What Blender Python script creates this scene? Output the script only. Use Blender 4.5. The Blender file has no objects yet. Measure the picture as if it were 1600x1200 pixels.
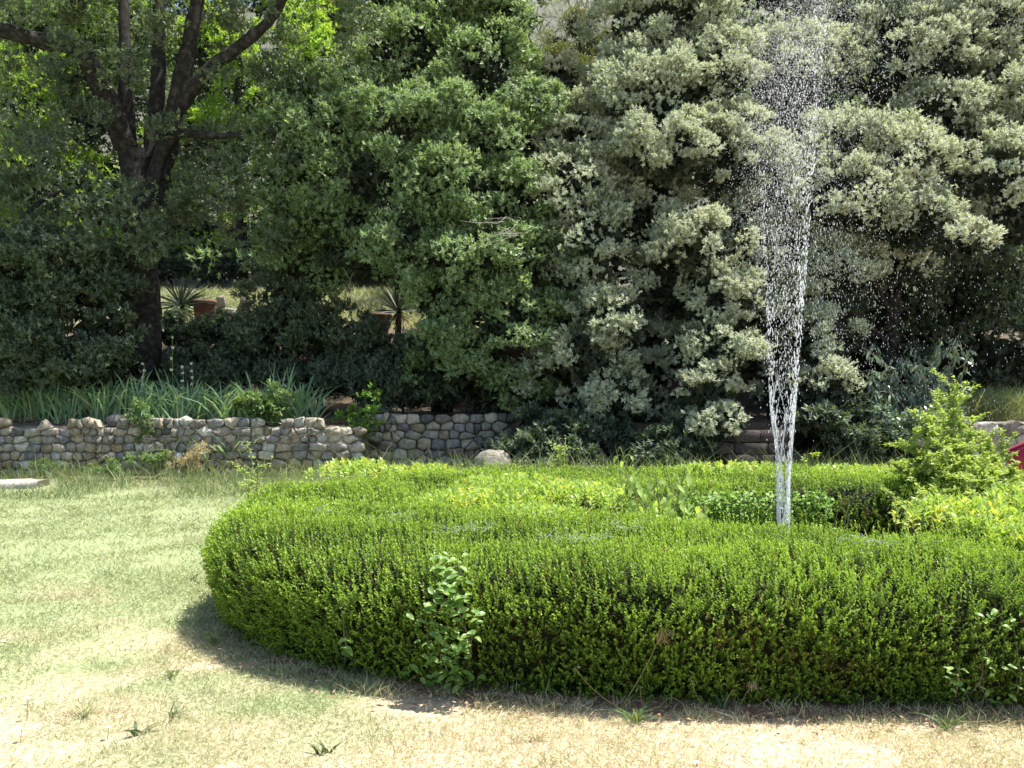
import bpy, math
import numpy as np
from mathutils import Matrix, Vector

# ------------------------------------------------------------------ camera, sky, sun, exposure
scene = bpy.context.scene
COL = scene.collection
F = 1386.0                       # focal length in pixels of the 1600x1200 photograph
EYE = 1.6
cam_data = bpy.data.cameras.new('camera')
cam_data.sensor_width = 36.0
cam_data.lens = 36.0 * F / 1600.0
cam_data.clip_start = 0.05
cam_data.clip_end = 2000.0
cam = bpy.data.objects.new('camera', cam_data)
COL.objects.link(cam)
cam.location = (0, 0, EYE)
cam.rotation_euler = (math.radians(90), 0, 0)
scene.camera = cam

SUN_EL, SUN_AZ = math.radians(71), math.radians(80)      # azimuth clockwise from +Y (view direction)
world = bpy.data.worlds.new('World'); scene.world = world
world.use_nodes = True
wn = world.node_tree.nodes; wl = world.node_tree.links
sky = wn.new('ShaderNodeTexSky'); sky.sky_type = 'NISHITA'; sky.sun_disc = False
sky.sun_elevation = SUN_EL; sky.sun_rotation = SUN_AZ; sky.air_density = 1.0; sky.dust_density = 1.5
wn['Background'].inputs['Strength'].default_value = 0.125
wl.new(sky.outputs[0], wn['Background'].inputs['Color'])
sun_data = bpy.data.lights.new('sun', 'SUN'); sun_data.energy = 5.0; sun_data.angle = math.radians(0.53)
sun_data.color = (1.0, 0.955, 0.88)
sun = bpy.data.objects.new('sun', sun_data); COL.objects.link(sun)
SUN_DIR = Vector((math.sin(SUN_AZ) * math.cos(SUN_EL), math.cos(SUN_AZ) * math.cos(SUN_EL), math.sin(SUN_EL)))
sun.rotation_euler = SUN_DIR.to_track_quat('Z', 'Y').to_euler()
sun.location = (10, 5, 30)
scene.view_settings.view_transform = 'Standard'
scene.view_settings.look = 'None'
scene.view_settings.gamma = 1.0
scene.view_settings.use_curve_mapping = False
scene.view_settings.exposure = 1.05
cy = scene.cycles
cy.max_bounces = 7; cy.diffuse_bounces = 3; cy.glossy_bounces = 2; cy.transmission_bounces = 4; cy.transparent_max_bounces = 8
cy.use_denoising = True

# ------------------------------------------------------------------ helpers
def P(px, py, d):
    """point of the place seen at photograph pixel (px,py) at depth d metres"""
    return np.array([(px - 800.0) / F * d, d, EYE - (py - 600.0) / F * d])

def nrmz(v):
    return v / np.maximum(np.linalg.norm(v, axis=-1, keepdims=True), 1e-9)

class MB:
    """collects vertices / faces / per-vertex attributes"""
    def __init__(s):
        s.v = []; s.f = []; s.n = 0; s.a = []; s.b = []
    def add(s, v, f, rnd=0.5, tint=0.0):
        v = np.asarray(v, dtype=np.float64).reshape(-1, 3); f = np.asarray(f, dtype=np.int64)
        s.v.append(v); s.f.append(f + s.n); s.n += len(v)
        s.a.append(np.broadcast_to(np.asarray(rnd, dtype=np.float32), (len(v),)))
        s.b.append(np.broadcast_to(np.asarray(tint, dtype=np.float32), (len(v),)))
    def mesh(s, name, origin=(0, 0, 0), smooth=False):
        me = bpy.data.meshes.new(name)
        v = np.concatenate(s.v) - np.asarray(origin)
        tot = [len(f) * f.shape[1] for f in s.f]
        loops = np.concatenate([f.ravel() for f in s.f])
        sizes = np.concatenate([np.full(len(f), f.shape[1]) for f in s.f])
        starts = np.concatenate([[0], np.cumsum(sizes)[:-1]])
        me.vertices.add(len(v)); me.vertices.foreach_set('co', v.astype(np.float32).ravel())
        me.loops.add(len(loops)); me.loops.foreach_set('vertex_index', loops.astype(np.int32))
        me.polygons.add(len(sizes)); me.polygons.foreach_set('loop_start', starts.astype(np.int32))
        if smooth:
            me.polygons.foreach_set('use_smooth', np.ones(len(sizes), dtype=bool))
        for nm, arr in (('rnd', s.a), ('tint', s.b)):
            at = me.attributes.new(nm, 'FLOAT', 'POINT')
            at.data.foreach_set('value', np.concatenate(arr).astype(np.float32))
        me.update(calc_edges=True)
        return me

def link(name, me, mat=None, parent=None):
    o = bpy.data.objects.new(name, me); COL.objects.link(o)
    if mat is not None and not me.materials:
        me.materials.append(mat)
    if parent is not None:
        o.parent = parent
    return o

def tag(o, label=None, cat=None, group=None, kind=None):
    if label: o['label'] = label
    if cat: o['category'] = cat
    if group: o['group'] = group
    if kind: o['kind'] = kind
    return o

def thing(name, loc, label, cat, group=None):
    o = bpy.data.objects.new(name, None); COL.objects.link(o)
    o.location = Vector([float(x) for x in loc]); o.empty_display_size = 0.1
    return tag(o, label, cat, group)

def part(name, mb, mat, parent=None, smooth=False, kind=None):
    org = tuple(parent.location) if parent is not None else (0, 0, 0)
    if parent is not None and parent.parent is not None:
        org = tuple(parent.location + parent.parent.location)
    o = link(name, mb.mesh(name, org, smooth), mat, parent)
    if kind: o['kind'] = kind
    return o

def lattice(x, y, seed=0, sc=1.0):
    """smooth pseudo noise in -1..1 from a few sines"""
    r = np.random.default_rng(seed); out = 0
    for k in range(6):
        a = r.uniform(0, 6.28); fr = sc * r.uniform(0.6, 2.2); ph = r.uniform(0, 6.28)
        out = out + np.sin((x * math.cos(a) + y * math.sin(a)) * fr + ph + 1.3 * np.sin((x * math.sin(a) - y * math.cos(a)) * fr * .7 + ph * 2))
    return out / 3.2

def vnoise(x, y, seed, sc):
    g = np.random.default_rng(seed).uniform(-1, 1, (128, 128)); out = 0; amp = 1.
    for o in range(3):
        u = x * sc + 37.7 * o; v = y * sc + 11.3 * o; iu = np.floor(u).astype(int); iv = np.floor(v).astype(int); fu = u - iu; fv = v - iv
        fu = fu * fu * (3 - 2 * fu); fv = fv * fv * (3 - 2 * fv); q = lambda a, b: g[(iu + a) % 128, (iv + b) % 128]
        out = out + amp * ((q(0, 0) * (1 - fu) + q(1, 0) * fu) * (1 - fv) + (q(0, 1) * (1 - fu) + q(1, 1) * fu) * fv); amp *= .55; sc *= 2.1
    return out
def dryness(x, y):
    return np.clip(.36 + .15 * (x + 1.2) - .06 * (y - 5) + .30 * np.clip((5.0 - y) / 1.2, 0, 1) + .36 * vnoise(x, y, 41, .9) + .36 * vnoise(x, y, 42, 3.4), 0, 1)

def leaf_quads(mb, pos, axis, nrm, L, W, fold=0.18, rnd=None, tint=None, mid=0.48, tri=False):
    n = len(pos)
    axis = nrmz(axis); side = nrmz(np.cross(axis, nrm)); n2 = np.cross(side, axis)
    L = np.broadcast_to(np.asarray(L, float), (n,))[:, None]; W = np.broadcast_to(np.asarray(W, float), (n,))[:, None]
    if tri:
        v = np.stack([pos - side * W * .30, pos + side * W * .55 + axis * L * .12, pos + axis * L * 1.05], 1)
        mb.add(v.reshape(-1, 3), np.arange(n * 3).reshape(n, 3), np.repeat(rnd, 3) if rnd is not None else .5, np.repeat(tint, 3) if tint is not None else 0.)
        return
    v = np.empty((n, 4, 3))
    v[:, 0] = pos
    v[:, 1] = pos + axis * L * mid + side * W * .5 + n2 * W * fold
    v[:, 2] = pos + axis * L - n2 * L * .08
    v[:, 3] = pos + axis * L * mid - side * W * .5 + n2 * W * fold
    f = np.arange(n * 4).reshape(n, 4)
    rnd = np.repeat(rnd, 4) if rnd is not None else 0.5
    tint = np.repeat(tint, 4) if tint is not None else 0.0
    mb.add(v.reshape(-1, 3), f, rnd, tint)

def catmull(pts, sub):
    pts = np.asarray(pts, float)
    if len(pts) < 3:
        t = np.linspace(0, 1, sub + 1)[:, None]
        return pts[0] * (1 - t) + pts[-1] * t
    p = np.vstack([2 * pts[0] - pts[1], pts, 2 * pts[-1] - pts[-2]])
    out = []
    for i in range(1, len(p) - 2):
        t = np.linspace(0, 1, sub, endpoint=False)[:, None]
        a, b, c, d = p[i - 1], p[i], p[i + 1], p[i + 2]
        out.append(0.5 * ((2 * b) + (c - a) * t + (2 * a - 5 * b + 4 * c - d) * t ** 2 + (3 * b - a - 3 * c + d) * t ** 3))
    out.append(p[-2][None])
    return np.vstack(out)

def tube(mb, pts, r0, r1, k=7, sub=5, rough=0.0, rng=None, rnd=0.5, tint=0.0, power=1.0):
    c = catmull(pts, sub); m = len(c)
    t = np.linspace(0, 1, m); rad = r0 + (r1 - r0) * t ** power
    tan = nrmz(np.gradient(c, axis=0))
    ref = np.array([0.31, 0.9, 0.12]); u = nrmz(np.cross(tan, ref)); w = np.cross(tan, u)
    ang = np.linspace(0, 2 * math.pi, k, endpoint=False)
    R = rad[:, None] * np.ones((1, k))
    if rough and rng is not None:
        R = R * (1 + rough * rng.normal(size=(m, k)))
    v = c[:, None] + R[..., None] * (np.cos(ang)[None, :, None] * u[:, None] + np.sin(ang)[None, :, None] * w[:, None])
    i, j = np.meshgrid(np.arange(m - 1), np.arange(k), indexing='ij'); j2 = (j + 1) % k
    f = np.stack([i * k + j, i * k + j2, (i + 1) * k + j2, (i + 1) * k + j], -1).reshape(-1, 4)
    mb.add(v.reshape(-1, 3), f, rnd, tint)

# ------------------------------------------------------------------ materials
def new_mat(name):
    m = bpy.data.materials.new(name); m.use_nodes = True
    return m, m.node_tree.nodes, m.node_tree.links, m.node_tree.nodes['Principled BSDF']

def leaf_mat(name, dark, light, alt, trans_col, trans=0.35, rough=0.45, spec=0.4):
    m, N, Lk, bs = new_mat(name)
    a = N.new('ShaderNodeAttribute'); a.attribute_name = 'rnd'
    b = N.new('ShaderNodeAttribute'); b.attribute_name = 'tint'
    mix1 = N.new('ShaderNodeMix'); mix1.data_type = 'RGBA'
    mix1.inputs[6].default_value = (*dark, 1); mix1.inputs[7].default_value = (*light, 1)
    Lk.new(a.outputs['Fac'], mix1.inputs[0])
    mix2 = N.new('ShaderNodeMix'); mix2.data_type = 'RGBA'; mix2.inputs[7].default_value = (*alt, 1)
    Lk.new(mix1.outputs[2], mix2.inputs[6]); Lk.new(b.outputs['Fac'], mix2.inputs[0])
    Lk.new(mix2.outputs[2], bs.inputs['Base Color'])
    bs.inputs['Roughness'].default_value = rough
    bs.inputs['Specular IOR Level'].default_value = spec
    tr = N.new('ShaderNodeBsdfTranslucent')
    mul = N.new('ShaderNodeMix'); mul.data_type = 'RGBA'; mul.blend_type = 'MULTIPLY'; mul.inputs[0].default_value = 1.0
    mul.inputs[7].default_value = (*trans_col, 1)
    Lk.new(mix2.outputs[2], mul.inputs[6]); Lk.new(mul.outputs[2], tr.inputs['Color'])
    ms = N.new('ShaderNodeMixShader'); ms.inputs[0].default_value = trans
    Lk.new(bs.outputs[0], ms.inputs[1]); Lk.new(tr.outputs[0], ms.inputs[2])
    Lk.new(ms.outputs[0], N['Material Output'].inputs['Surface'])
    return m

def rough_mat(name, c1, c2, scale=4.0, bump=0.3, rough=0.85, c3=None, detail=6, dist=0.02):
    m, N, Lk, bs = new_mat(name)
    tc = N.new('ShaderNodeTexCoord'); no = N.new('ShaderNodeTexNoise'); no.inputs['Scale'].default_value = scale; no.inputs['Detail'].default_value = detail
    Lk.new(tc.outputs['Object'], no.inputs['Vector'])
    cr = N.new('ShaderNodeValToRGB'); cr.color_ramp.elements[0].color = (*c1, 1); cr.color_ramp.elements[1].color = (*c2, 1)
    cr.color_ramp.elements[0].position = .32; cr.color_ramp.elements[1].position = .68
    if c3 is not None:
        e = cr.color_ramp.elements.new(.5); e.color = (*c3, 1)
    Lk.new(no.outputs['Fac'], cr.inputs['Fac']); Lk.new(cr.outputs['Color'], bs.inputs['Base Color'])
    no2 = N.new('ShaderNodeTexNoise'); no2.inputs['Scale'].default_value = scale * 5; no2.inputs['Detail'].default_value = 5
    Lk.new(tc.outputs['Object'], no2.inputs['Vector'])
    bp = N.new('ShaderNodeBump'); bp.inputs['Strength'].default_value = bump; bp.inputs['Distance'].default_value = dist
    Lk.new(no2.outputs['Fac'], bp.inputs['Height']); Lk.new(bp.outputs['Normal'], bs.inputs['Normal'])
    bs.inputs['Roughness'].default_value = rough; bs.inputs['Specular IOR Level'].default_value = 0.2
    return m

M = {}
M['holm'] = leaf_mat('holm_oak_leaf', (.335, .375, .275), (.575, .620, .475), (.66, .61, .44), (1.1, 1.12, .75), .36, .65, .15)
M['oak'] = leaf_mat('oak_leaf', (.140, .205, .100), (.320, .420, .215), (.42, .48, .19), (1.3, 1.4, .6), .36, .5, .35)
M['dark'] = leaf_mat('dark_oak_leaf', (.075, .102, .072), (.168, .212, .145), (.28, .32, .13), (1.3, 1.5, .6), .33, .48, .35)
M['bright'] = leaf_mat('bright_leaf', (.16, .27, .05), (.30, .42, .09), (.42, .48, .10), (1.5, 1.5, .5), .5, .5, .3)
M['pine'] = leaf_mat('pine_needle', (.13, .15, .06), (.24, .26, .10), (.2, .17, .1), (1.2, 1.2, .6), .25, .6, .2)
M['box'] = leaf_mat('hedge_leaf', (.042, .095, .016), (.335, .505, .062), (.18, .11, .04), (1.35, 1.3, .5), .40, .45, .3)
M['privet'] = leaf_mat('privet_leaf', (.22, .36, .08), (.40, .53, .15), (.55, .55, .14), (1.5, 1.4, .5), .42, .38, .45)
M['ivy'] = leaf_mat('ivy_leaf', (.09, .18, .03), (.26, .42, .08), (.2, .3, .05), (1.4, 1.4, .5), .3, .5, .35)
M['vine'] = leaf_mat('vine_leaf', (.10, .20, .04), (.21, .33, .08), (.30, .42, .07), (1.4, 1.4, .6), .3, .42, .45)
M['pale'] = leaf_mat('pale_drooping_leaf', (.26, .43, .09), (.42, .58, .18), (.55, .58, .14), (1.3, 1.3, .6), .45, .5, .35)
M['sap'] = leaf_mat('sapling_leaf', (.24, .37, .09), (.42, .53, .19), (.48, .54, .18), (1.4, 1.3, .6), .45, .5, .3)
M['iris'] = leaf_mat('iris_leaf', (.18, .30, .16), (.36, .49, .29), (.5, .48, .25), (1.3, 1.5, .7), .3, .42, .4)
M['blueiris'] = leaf_mat('blue_iris_leaf', (.16, .25, .20), (.27, .38, .31), (.3, .33, .2), (1.2, 1.4, .8), .25, .45, .4)
M['weed'] = leaf_mat('weed_leaf', (.09, .16, .06), (.20, .29, .11), (.38, .33, .14), (1.3, 1.4, .6), .35, .5, .3)
M['yucca'] = leaf_mat('yucca_leaf', (.022, .04, .028), (.06, .085, .06), (.24, .21, .13), (1.2, 1.3, .7), .12, .4, .4)
M['grass'] = leaf_mat('lawn_grass', (.265, .32, .155), (.43, .46, .27), (.57, .525, .355), (1.1, 1.15, .7), .35, .6, .2)
M['drygrass'] = leaf_mat('dry_grass', (.34, .27, .13), (.50, .42, .24), (.5, .45, .3), (1.1, 1.1, .8), .35, .6, .2)
M['shadegrass'] = leaf_mat('long_grass', (.10, .155, .075), (.21, .28, .13), (.40, .36, .18), (1.2, 1.3, .7), .35, .55, .3)
M['bark'] = rough_mat('bark', (.018, .016, .014), (.075, .068, .060), 9, .9, .9, (.034, .030, .027), dist=.03)
M['twig'] = rough_mat('twig', (.12, .10, .075), (.26, .23, .19), 12, .3, .9)
M['deadwood'] = rough_mat('dead_twig', (.26, .24, .22), (.42, .39, .35), 12, .2, .9)
M['core'] = rough_mat('hedge_dark_core', (.010, .014, .006), (.030, .030, .014), 30, .8, .95)
M['heart'] = leaf_mat('shade_coloured_inner_leaf', (.030, .040, .026), (.07, .09, .055), (.1, .1, .05), (1.1, 1.3, .7), .15, .6, .2)  # shade inside the crowns is put into this leaf colour
M['stem'] = rough_mat('green_stem', (.16, .21, .06), (.26, .30, .10), 20, .1, .6)
M['soil'] = rough_mat('leaf_litter', (.20, .115, .075), (.40, .29, .20), 22, .8, .95, (.28, .17, .11), dist=.03)
M['litter'] = rough_mat('straw_litter', (.22, .15, .09), (.36, .27, .17), 16, .8, .95)
M['terracotta'] = rough_mat('terracotta', (.12, .065, .048), (.20, .11, .08), 7, .2, .8)
M['concrete'] = rough_mat('old_concrete', (.34, .31, .25), (.48, .45, .37), 6, .5, .9)
M['blocks'] = rough_mat('dark_stone_block', (.045, .038, .034), (.09, .075, .068), 8, .6, .9)
M['mortar'] = rough_mat('wall_earth_fill', (.12, .10, .075), (.30, .255, .20), 14, .8, .95)
M['shingle'] = rough_mat('basin_stone', (.35, .33, .28), (.5, .47, .4), 8, .4, .9)
M['red'] = rough_mat('red_paint', (.16, .014, .036), (.22, .022, .05), 3, .03, .35)
M['petal'] = rough_mat('white_petal', (.75, .75, .70), (.85, .85, .8), 5, 0, .7)
M['pink'] = rough_mat('pink_petal', (.55, .28, .33), (.7, .4, .45), 5, 0, .7)
STONES = []
def stone_mat(name, a, b, c):
    w_ = np.array([1.04, 1.0, .92]); a, b, c = (tuple(np.array(q) * w_) for q in (a, b, c))
    m = rough_mat(name, a, b, 9, 1.0, .92, c, dist=.035)
    N, Lk = m.node_tree.nodes, m.node_tree.links; bs = N['Principled BSDF']
    src = bs.inputs['Base Color'].links[0].from_socket
    oi = N.new('ShaderNodeObjectInfo'); mr = N.new('ShaderNodeMapRange'); mr.inputs[3].default_value = .68; mr.inputs[4].default_value = 1.22
    mx = N.new('ShaderNodeMix'); mx.data_type = 'RGBA'; mx.blend_type = 'MULTIPLY'; mx.inputs[0].default_value = 1
    Lk.new(oi.outputs['Random'], mr.inputs[0]); Lk.new(src, mx.inputs[6]); Lk.new(mr.outputs[0], mx.inputs[7]); Lk.new(mx.outputs[2], bs.inputs['Base Color'])
    return m
for i, (a, b, c) in enumerate([((.22, .205, .185), (.43, .41, .375), (.31, .295, .265)), ((.27, .225, .17), (.48, .42, .33), (.38, .325, .25)),
                               ((.20, .195, .195), (.37, .365, .365), (.28, .275, .275)), ((.34, .305, .25), (.58, .53, .45), (.45, .41, .34)),
                               ((.33, .26, .17), (.50, .41, .28), (.41, .33, .22)), ((.38, .37, .345), (.64, .63, .60), (.50, .49, .46)),
                               ((.12, .12, .125), (.25, .25, .26), (.18, .18, .188))]):
    STONES.append(stone_mat('field_stone_%s' % 'abcdefg'[i], a, b, c))

def ground_material():
    m, N, Lk, bs = new_mat('lawn_ground')
    tc = N.new('ShaderNodeTexCoord')
    n1 = N.new('ShaderNodeTexNoise'); n1.inputs['Scale'].default_value = 0.8; n1.inputs['Detail'].default_value = 7
    n2 = N.new('ShaderNodeTexNoise'); n2.inputs['Scale'].default_value = 26; n2.inputs['Detail'].default_value = 6
    Lk.new(tc.outputs['Object'], n1.inputs['Vector']); Lk.new(tc.outputs['Object'], n2.inputs['Vector'])
    r1 = N.new('ShaderNodeValToRGB'); r1.color_ramp.elements[0].position = .2; r1.color_ramp.elements[1].position = .8
    r1.color_ramp.elements[0].color = (.29, .35, .19, 1); r1.color_ramp.elements[1].color = (.52, .43, .32, 1)
    r2 = N.new('ShaderNodeValToRGB'); r2.color_ramp.elements[0].position = .3; r2.color_ramp.elements[1].position = .7
    r2.color_ramp.elements[0].color = (.62, .56, .50, 1); r2.color_ramp.elements[1].color = (1.12, 1.1, 1.05, 1)
    ar = N.new('ShaderNodeAttribute'); ar.attribute_name = 'rnd'
    av = N.new('ShaderNodeMath'); av.operation = 'MULTIPLY_ADD'; av.inputs[1].default_value = .75
    sc_ = N.new('ShaderNodeMath'); sc_.operation = 'MULTIPLY'; sc_.inputs[1].default_value = .3; Lk.new(n1.outputs['Fac'], sc_.inputs[0])
    Lk.new(ar.outputs['Fac'], av.inputs[0]); Lk.new(sc_.outputs[0], av.inputs[2]); Lk.new(av.outputs[0], r1.inputs['Fac']); Lk.new(n2.outputs['Fac'], r2.inputs['Fac'])
    mx = N.new('ShaderNodeMix'); mx.data_type = 'RGBA'; mx.blend_type = 'MULTIPLY'; mx.inputs[0].default_value = 1
    Lk.new(r1.outputs[0], mx.inputs[6]); Lk.new(r2.outputs[0], mx.inputs[7])
    # bare earth and leaf litter behind the retaining walls (real surface: woodland floor)
    at = N.new('ShaderNodeAttribute'); at.attribute_name = 'tint'
    m2 = N.new('ShaderNodeMix'); m2.data_type = 'RGBA'
    Lk.new(at.outputs['Fac'], m2.inputs[0]); Lk.new(mx.outputs[2], m2.inputs[6])
    r3 = N.new('ShaderNodeValToRGB'); r3.color_ramp.elements[0].color = (.07, .055, .04, 1); r3.color_ramp.elements[1].color = (.19, .15, .11, 1)
    Lk.new(n2.outputs['Fac'], r3.inputs['Fac']); Lk.new(r3.outputs[0], m2.inputs[7])
    Lk.new(m2.outputs[2], bs.inputs['Base Color'])
    bp = N.new('ShaderNodeBump'); bp.inputs['Strength'].default_value = .7; bp.inputs['Distance'].default_value = .03
    Lk.new(n2.outputs['Fac'], bp.inputs['Height']); Lk.new(bp.outputs['Normal'], bs.inputs['Normal'])
    bs.inputs['Roughness'].default_value = .95; bs.inputs['Specular IOR Level'].default_value = .1
    return m
M['ground'] = ground_material()

def hill_material():
    m, N, Lk, bs = new_mat('scrub_hillside')
    tc = N.new('ShaderNodeTexCoord')
    n1 = N.new('ShaderNodeTexNoise'); n1.inputs['Scale'].default_value = 1.6; n1.inputs['Detail'].default_value = 8
    Lk.new(tc.outputs['Object'], n1.inputs['Vector'])
    r = N.new('ShaderNodeValToRGB'); r.color_ramp.elements[0].position = .3; r.color_ramp.elements[1].position = .7
    r.color_ramp.elements[0].color = (.075, .08, .06, 1); r.color_ramp.elements[1].color = (.19, .19, .135, 1)
    e = r.color_ramp.elements.new(.55); e.color = (.125, .13, .095, 1)
    Lk.new(n1.outputs['Fac'], r.inputs['Fac']); Lk.new(r.outputs[0], bs.inputs['Base Color'])
    bs.inputs['Roughness'].default_value = .95
    return m
M['hill'] = hill_material()

def water_mat():
    m, N, Lk, bs = new_mat('spray_water')
    bs.inputs['Base Color'].default_value = (.92, .94, .97, 1); bs.inputs['Roughness'].default_value = .08
    bs.inputs['IOR'].default_value = 1.33; bs.inputs['Specular IOR Level'].default_value = .6
    tr = N.new('ShaderNodeBsdfTranslucent'); tr.inputs['Color'].default_value = (.93, .95, .98, 1)
    gl = N.new('ShaderNodeBsdfTransparent')
    m1 = N.new('ShaderNodeMixShader'); m1.inputs[0].default_value = .5
    Lk.new(bs.outputs[0], m1.inputs[1]); Lk.new(tr.outputs[0], m1.inputs[2])
    m2 = N.new('ShaderNodeMixShader'); m2.inputs[0].default_value = .48
    Lk.new(m1.outputs[0], m2.inputs[1]); Lk.new(gl.outputs[0], m2.inputs[2])
    Lk.new(m2.outputs[0], N['Material Output'].inputs['Surface'])
    return m
M['spray'] = water_mat()
def clear_mat(name, clear):
    m = M['spray'].copy(); m.name = name
    for nd in m.node_tree.nodes:
        if nd.type == 'MIX_SHADER' and nd.inputs[2].links and nd.inputs[2].links[0].from_node.type == 'BSDF_TRANSPARENT': nd.inputs[0].default_value = clear
    return m
M['rope'] = clear_mat('clear_water_rope', .74); M['mist'] = clear_mat('fine_spray', .55)
def silk_mat():
    m, N, Lk, bs = new_mat('web_silk')
    bs.inputs['Base Color'].default_value = (.85, .88, .88, 1); bs.inputs['Roughness'].default_value = .4
    gl = N.new('ShaderNodeBsdfTransparent'); m2 = N.new('ShaderNodeMixShader'); m2.inputs[0].default_value = .35
    Lk.new(bs.outputs[0], m2.inputs[1]); Lk.new(gl.outputs[0], m2.inputs[2]); Lk.new(m2.outputs[0], N['Material Output'].inputs['Surface'])
    return m
M['silk'] = silk_mat()
def pool_mat():
    m, N, Lk, bs = new_mat('basin_water')
    bs.inputs['Base Color'].default_value = (.03, .05, .04, 1); bs.inputs['Roughness'].default_value = .06; bs.inputs['IOR'].default_value = 1.33
    no = N.new('ShaderNodeTexNoise'); no.inputs['Scale'].default_value = 14
    bp = N.new('ShaderNodeBump'); bp.inputs['Strength'].default_value = .4; bp.inputs['Distance'].default_value = .02
    Lk.new(no.outputs['Fac'], bp.inputs['Height']); Lk.new(bp.outputs['Normal'], bs.inputs['Normal'])
    return m
M['pool'] = pool_mat()

# ------------------------------------------------------------------ terrain
WX = np.array([-60, -2.75, -2.45, -.3, .4, 60.0]); WY = np.array([15.4, 15.7, 16.7, 17.2, 16.0, 15.5])
def wall_line(x):
    return np.interp(x, WX, WY)
def th(x, y):
    """ground height: lawn, first terrace, second terrace, wooded bank"""
    x = np.asarray(x, float); y = np.asarray(y, float)
    w = wall_line(x) + .22
    s1 = np.clip((y - w) / .12, 0, 1) * .88 + np.clip((y - w) / 4.0, 0, 1) * .35
    w2 = 19.4 + .15 * np.sin(x)
    s2 = np.clip((y - w2) / .3, 0, 1) * 1.35 + np.clip((y - w2 - .3) / 3.0, 0, 1) * .45
    s3 = np.clip((y - 23.3) / 2.6, 0, 1) * 1.15
    n = .03 * lattice(x, y, 3, 1.2) * np.clip((y - 10) / 4, .25, 1)
    return s1 + s2 + s3 + n

ys = np.unique(np.concatenate([np.linspace(-60, 2, 16), np.linspace(2, 12, 81), np.linspace(12, 15, 13), np.linspace(15, 18, 76), np.linspace(18, 21, 37), np.linspace(21, 28, 36), [32, 40, 60, 90, 150, 300]]))
xs = np.unique(np.concatenate([np.linspace(-300, -14, 14), np.linspace(-14, 14, 113), np.linspace(14, 300, 14)]))
XX, YY = np.meshgrid(xs, ys)
ZZ = th(XX, YY)
mb = MB()
i, j = np.meshgrid(np.arange(len(ys) - 1), np.arange(len(xs) - 1), indexing='ij')
f = np.stack([i * len(xs) + j, i * len(xs) + j + 1, (i + 1) * len(xs) + j + 1, (i + 1) * len(xs) + j], -1).reshape(-1, 4)
wood = np.clip((YY - wall_line(XX) + .2) / .3, 0, 1) * (1 - .75 * np.clip((YY - 22.8) / .4, 0, 1) * (XX < .5))
wood = np.maximum(wood, np.clip((YY - 13.4) / .8, 0, 1) * .55)
mb.add(np.stack([XX, YY, ZZ], -1).reshape(-1, 3), f, dryness(XX, YY).ravel(), wood.ravel())
tag(part('ground', mb, M['ground'], smooth=True), 'dry mown lawn rising to wooded terraces', kind='structure')

# far hillside
xs = np.linspace(-60, 60, 61); ys = np.linspace(27, 75, 40)
XX, YY = np.meshgrid(xs, ys)
ridge = 25.0 + 3.0 * np.clip((XX + 12) / 14, -1, 1) + 1.2 * lattice(XX, XX * .3, 8, .25)
ZZ = 3.4 + (YY - 27) * .78 + .7 * lattice(XX, YY, 5, .5) + .25 * lattice(XX, YY, 6, 2)
ZZ = np.minimum(ZZ, ridge + .12 * (YY - 50))
mb = MB()
i, j = np.meshgrid(np.arange(len(ys) - 1), np.arange(len(xs) - 1), indexing='ij')
f = np.stack([i * len(xs) + j, i * len(xs) + j + 1, (i + 1) * len(xs) + j + 1, (i + 1) * len(xs) + j], -1).reshape(-1, 4)
mb.add(np.stack([XX, YY, ZZ], -1).reshape(-1, 3), f)
tag(part('hillside', mb, M['hill'], smooth=True), 'purplish brown scrub hillside showing between the tree tops', kind='structure')
def hz(x, y):
    r = 25.0 + 3.0 * np.clip((x + 12) / 14, -1, 1) + 1.2 * lattice(x, x * .3, 8, .25)
    return np.minimum(3.4 + (y - 27) * .78 + .7 * lattice(x, y, 5, .5) + .25 * lattice(x, y, 6, 2), r + .12 * (y - 50))

# ------------------------------------------------------------------ hedge round the fountain
HC = np.array([2.0, 6.86]); HA, HB, HN = 4.20, 2.66, 2.5
def sup(t, c, a, b, n):
    ct, st = np.cos(t), np.sin(t)
    x = a * np.sign(ct) * np.abs(ct) ** (2 / n); y = b * np.sign(st) * np.abs(st) ** (2 / n)
    return np.stack([c[0] + x, c[1] + y], -1)
def closed_even(c, a, b, n, m):
    t = np.linspace(0, 2 * math.pi, 4001); p = sup(t, c, a, b, n)
    s = np.concatenate([[0], np.cumsum(np.linalg.norm(np.diff(p, axis=0), axis=1))])
    tt = np.interp(np.linspace(0, s[-1], m, endpoint=False), s, t)
    return tt
NT = 420
tt = closed_even(HC, HA, HB, HN, NT)
OUT = sup(tt, HC, HA, HB, HN)
tan = nrmz(np.roll(OUT, -1, 0) - np.roll(OUT, 1, 0)); ONR = np.stack([tan[:, 1], -tan[:, 0]], -1)      # outward
IC = np.array([2.35, 6.62]); IA, IB = 1.85, 1.02
tin = np.arctan2((OUT[:, 1] - IC[1]) / IB, (OUT[:, 0] - IC[0]) / IA)
INN = IC + np.stack([IA * np.cos(tin), IB * np.sin(tin)], -1)
inr = nrmz(INN - IC)                                              # outward from the hole
prof = [('o', .17, 0.0), ('o', .12, .10), ('o', .06, .22), ('o', .02, .36), ('o', .0, .48), ('o', .035, .57), ('o', .11, .64), ('o', .22, .69), ('o', .36, .71)]
for k in range(1, 9):
    prof.append(('m', k / 9.0, .715))
prof += [('i', .30, .71), ('i', .16, .68), ('i', .06, .61), ('i', .0, .5), ('i', .0, .3), ('i', .02, 0.0)]
rows = []
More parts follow.
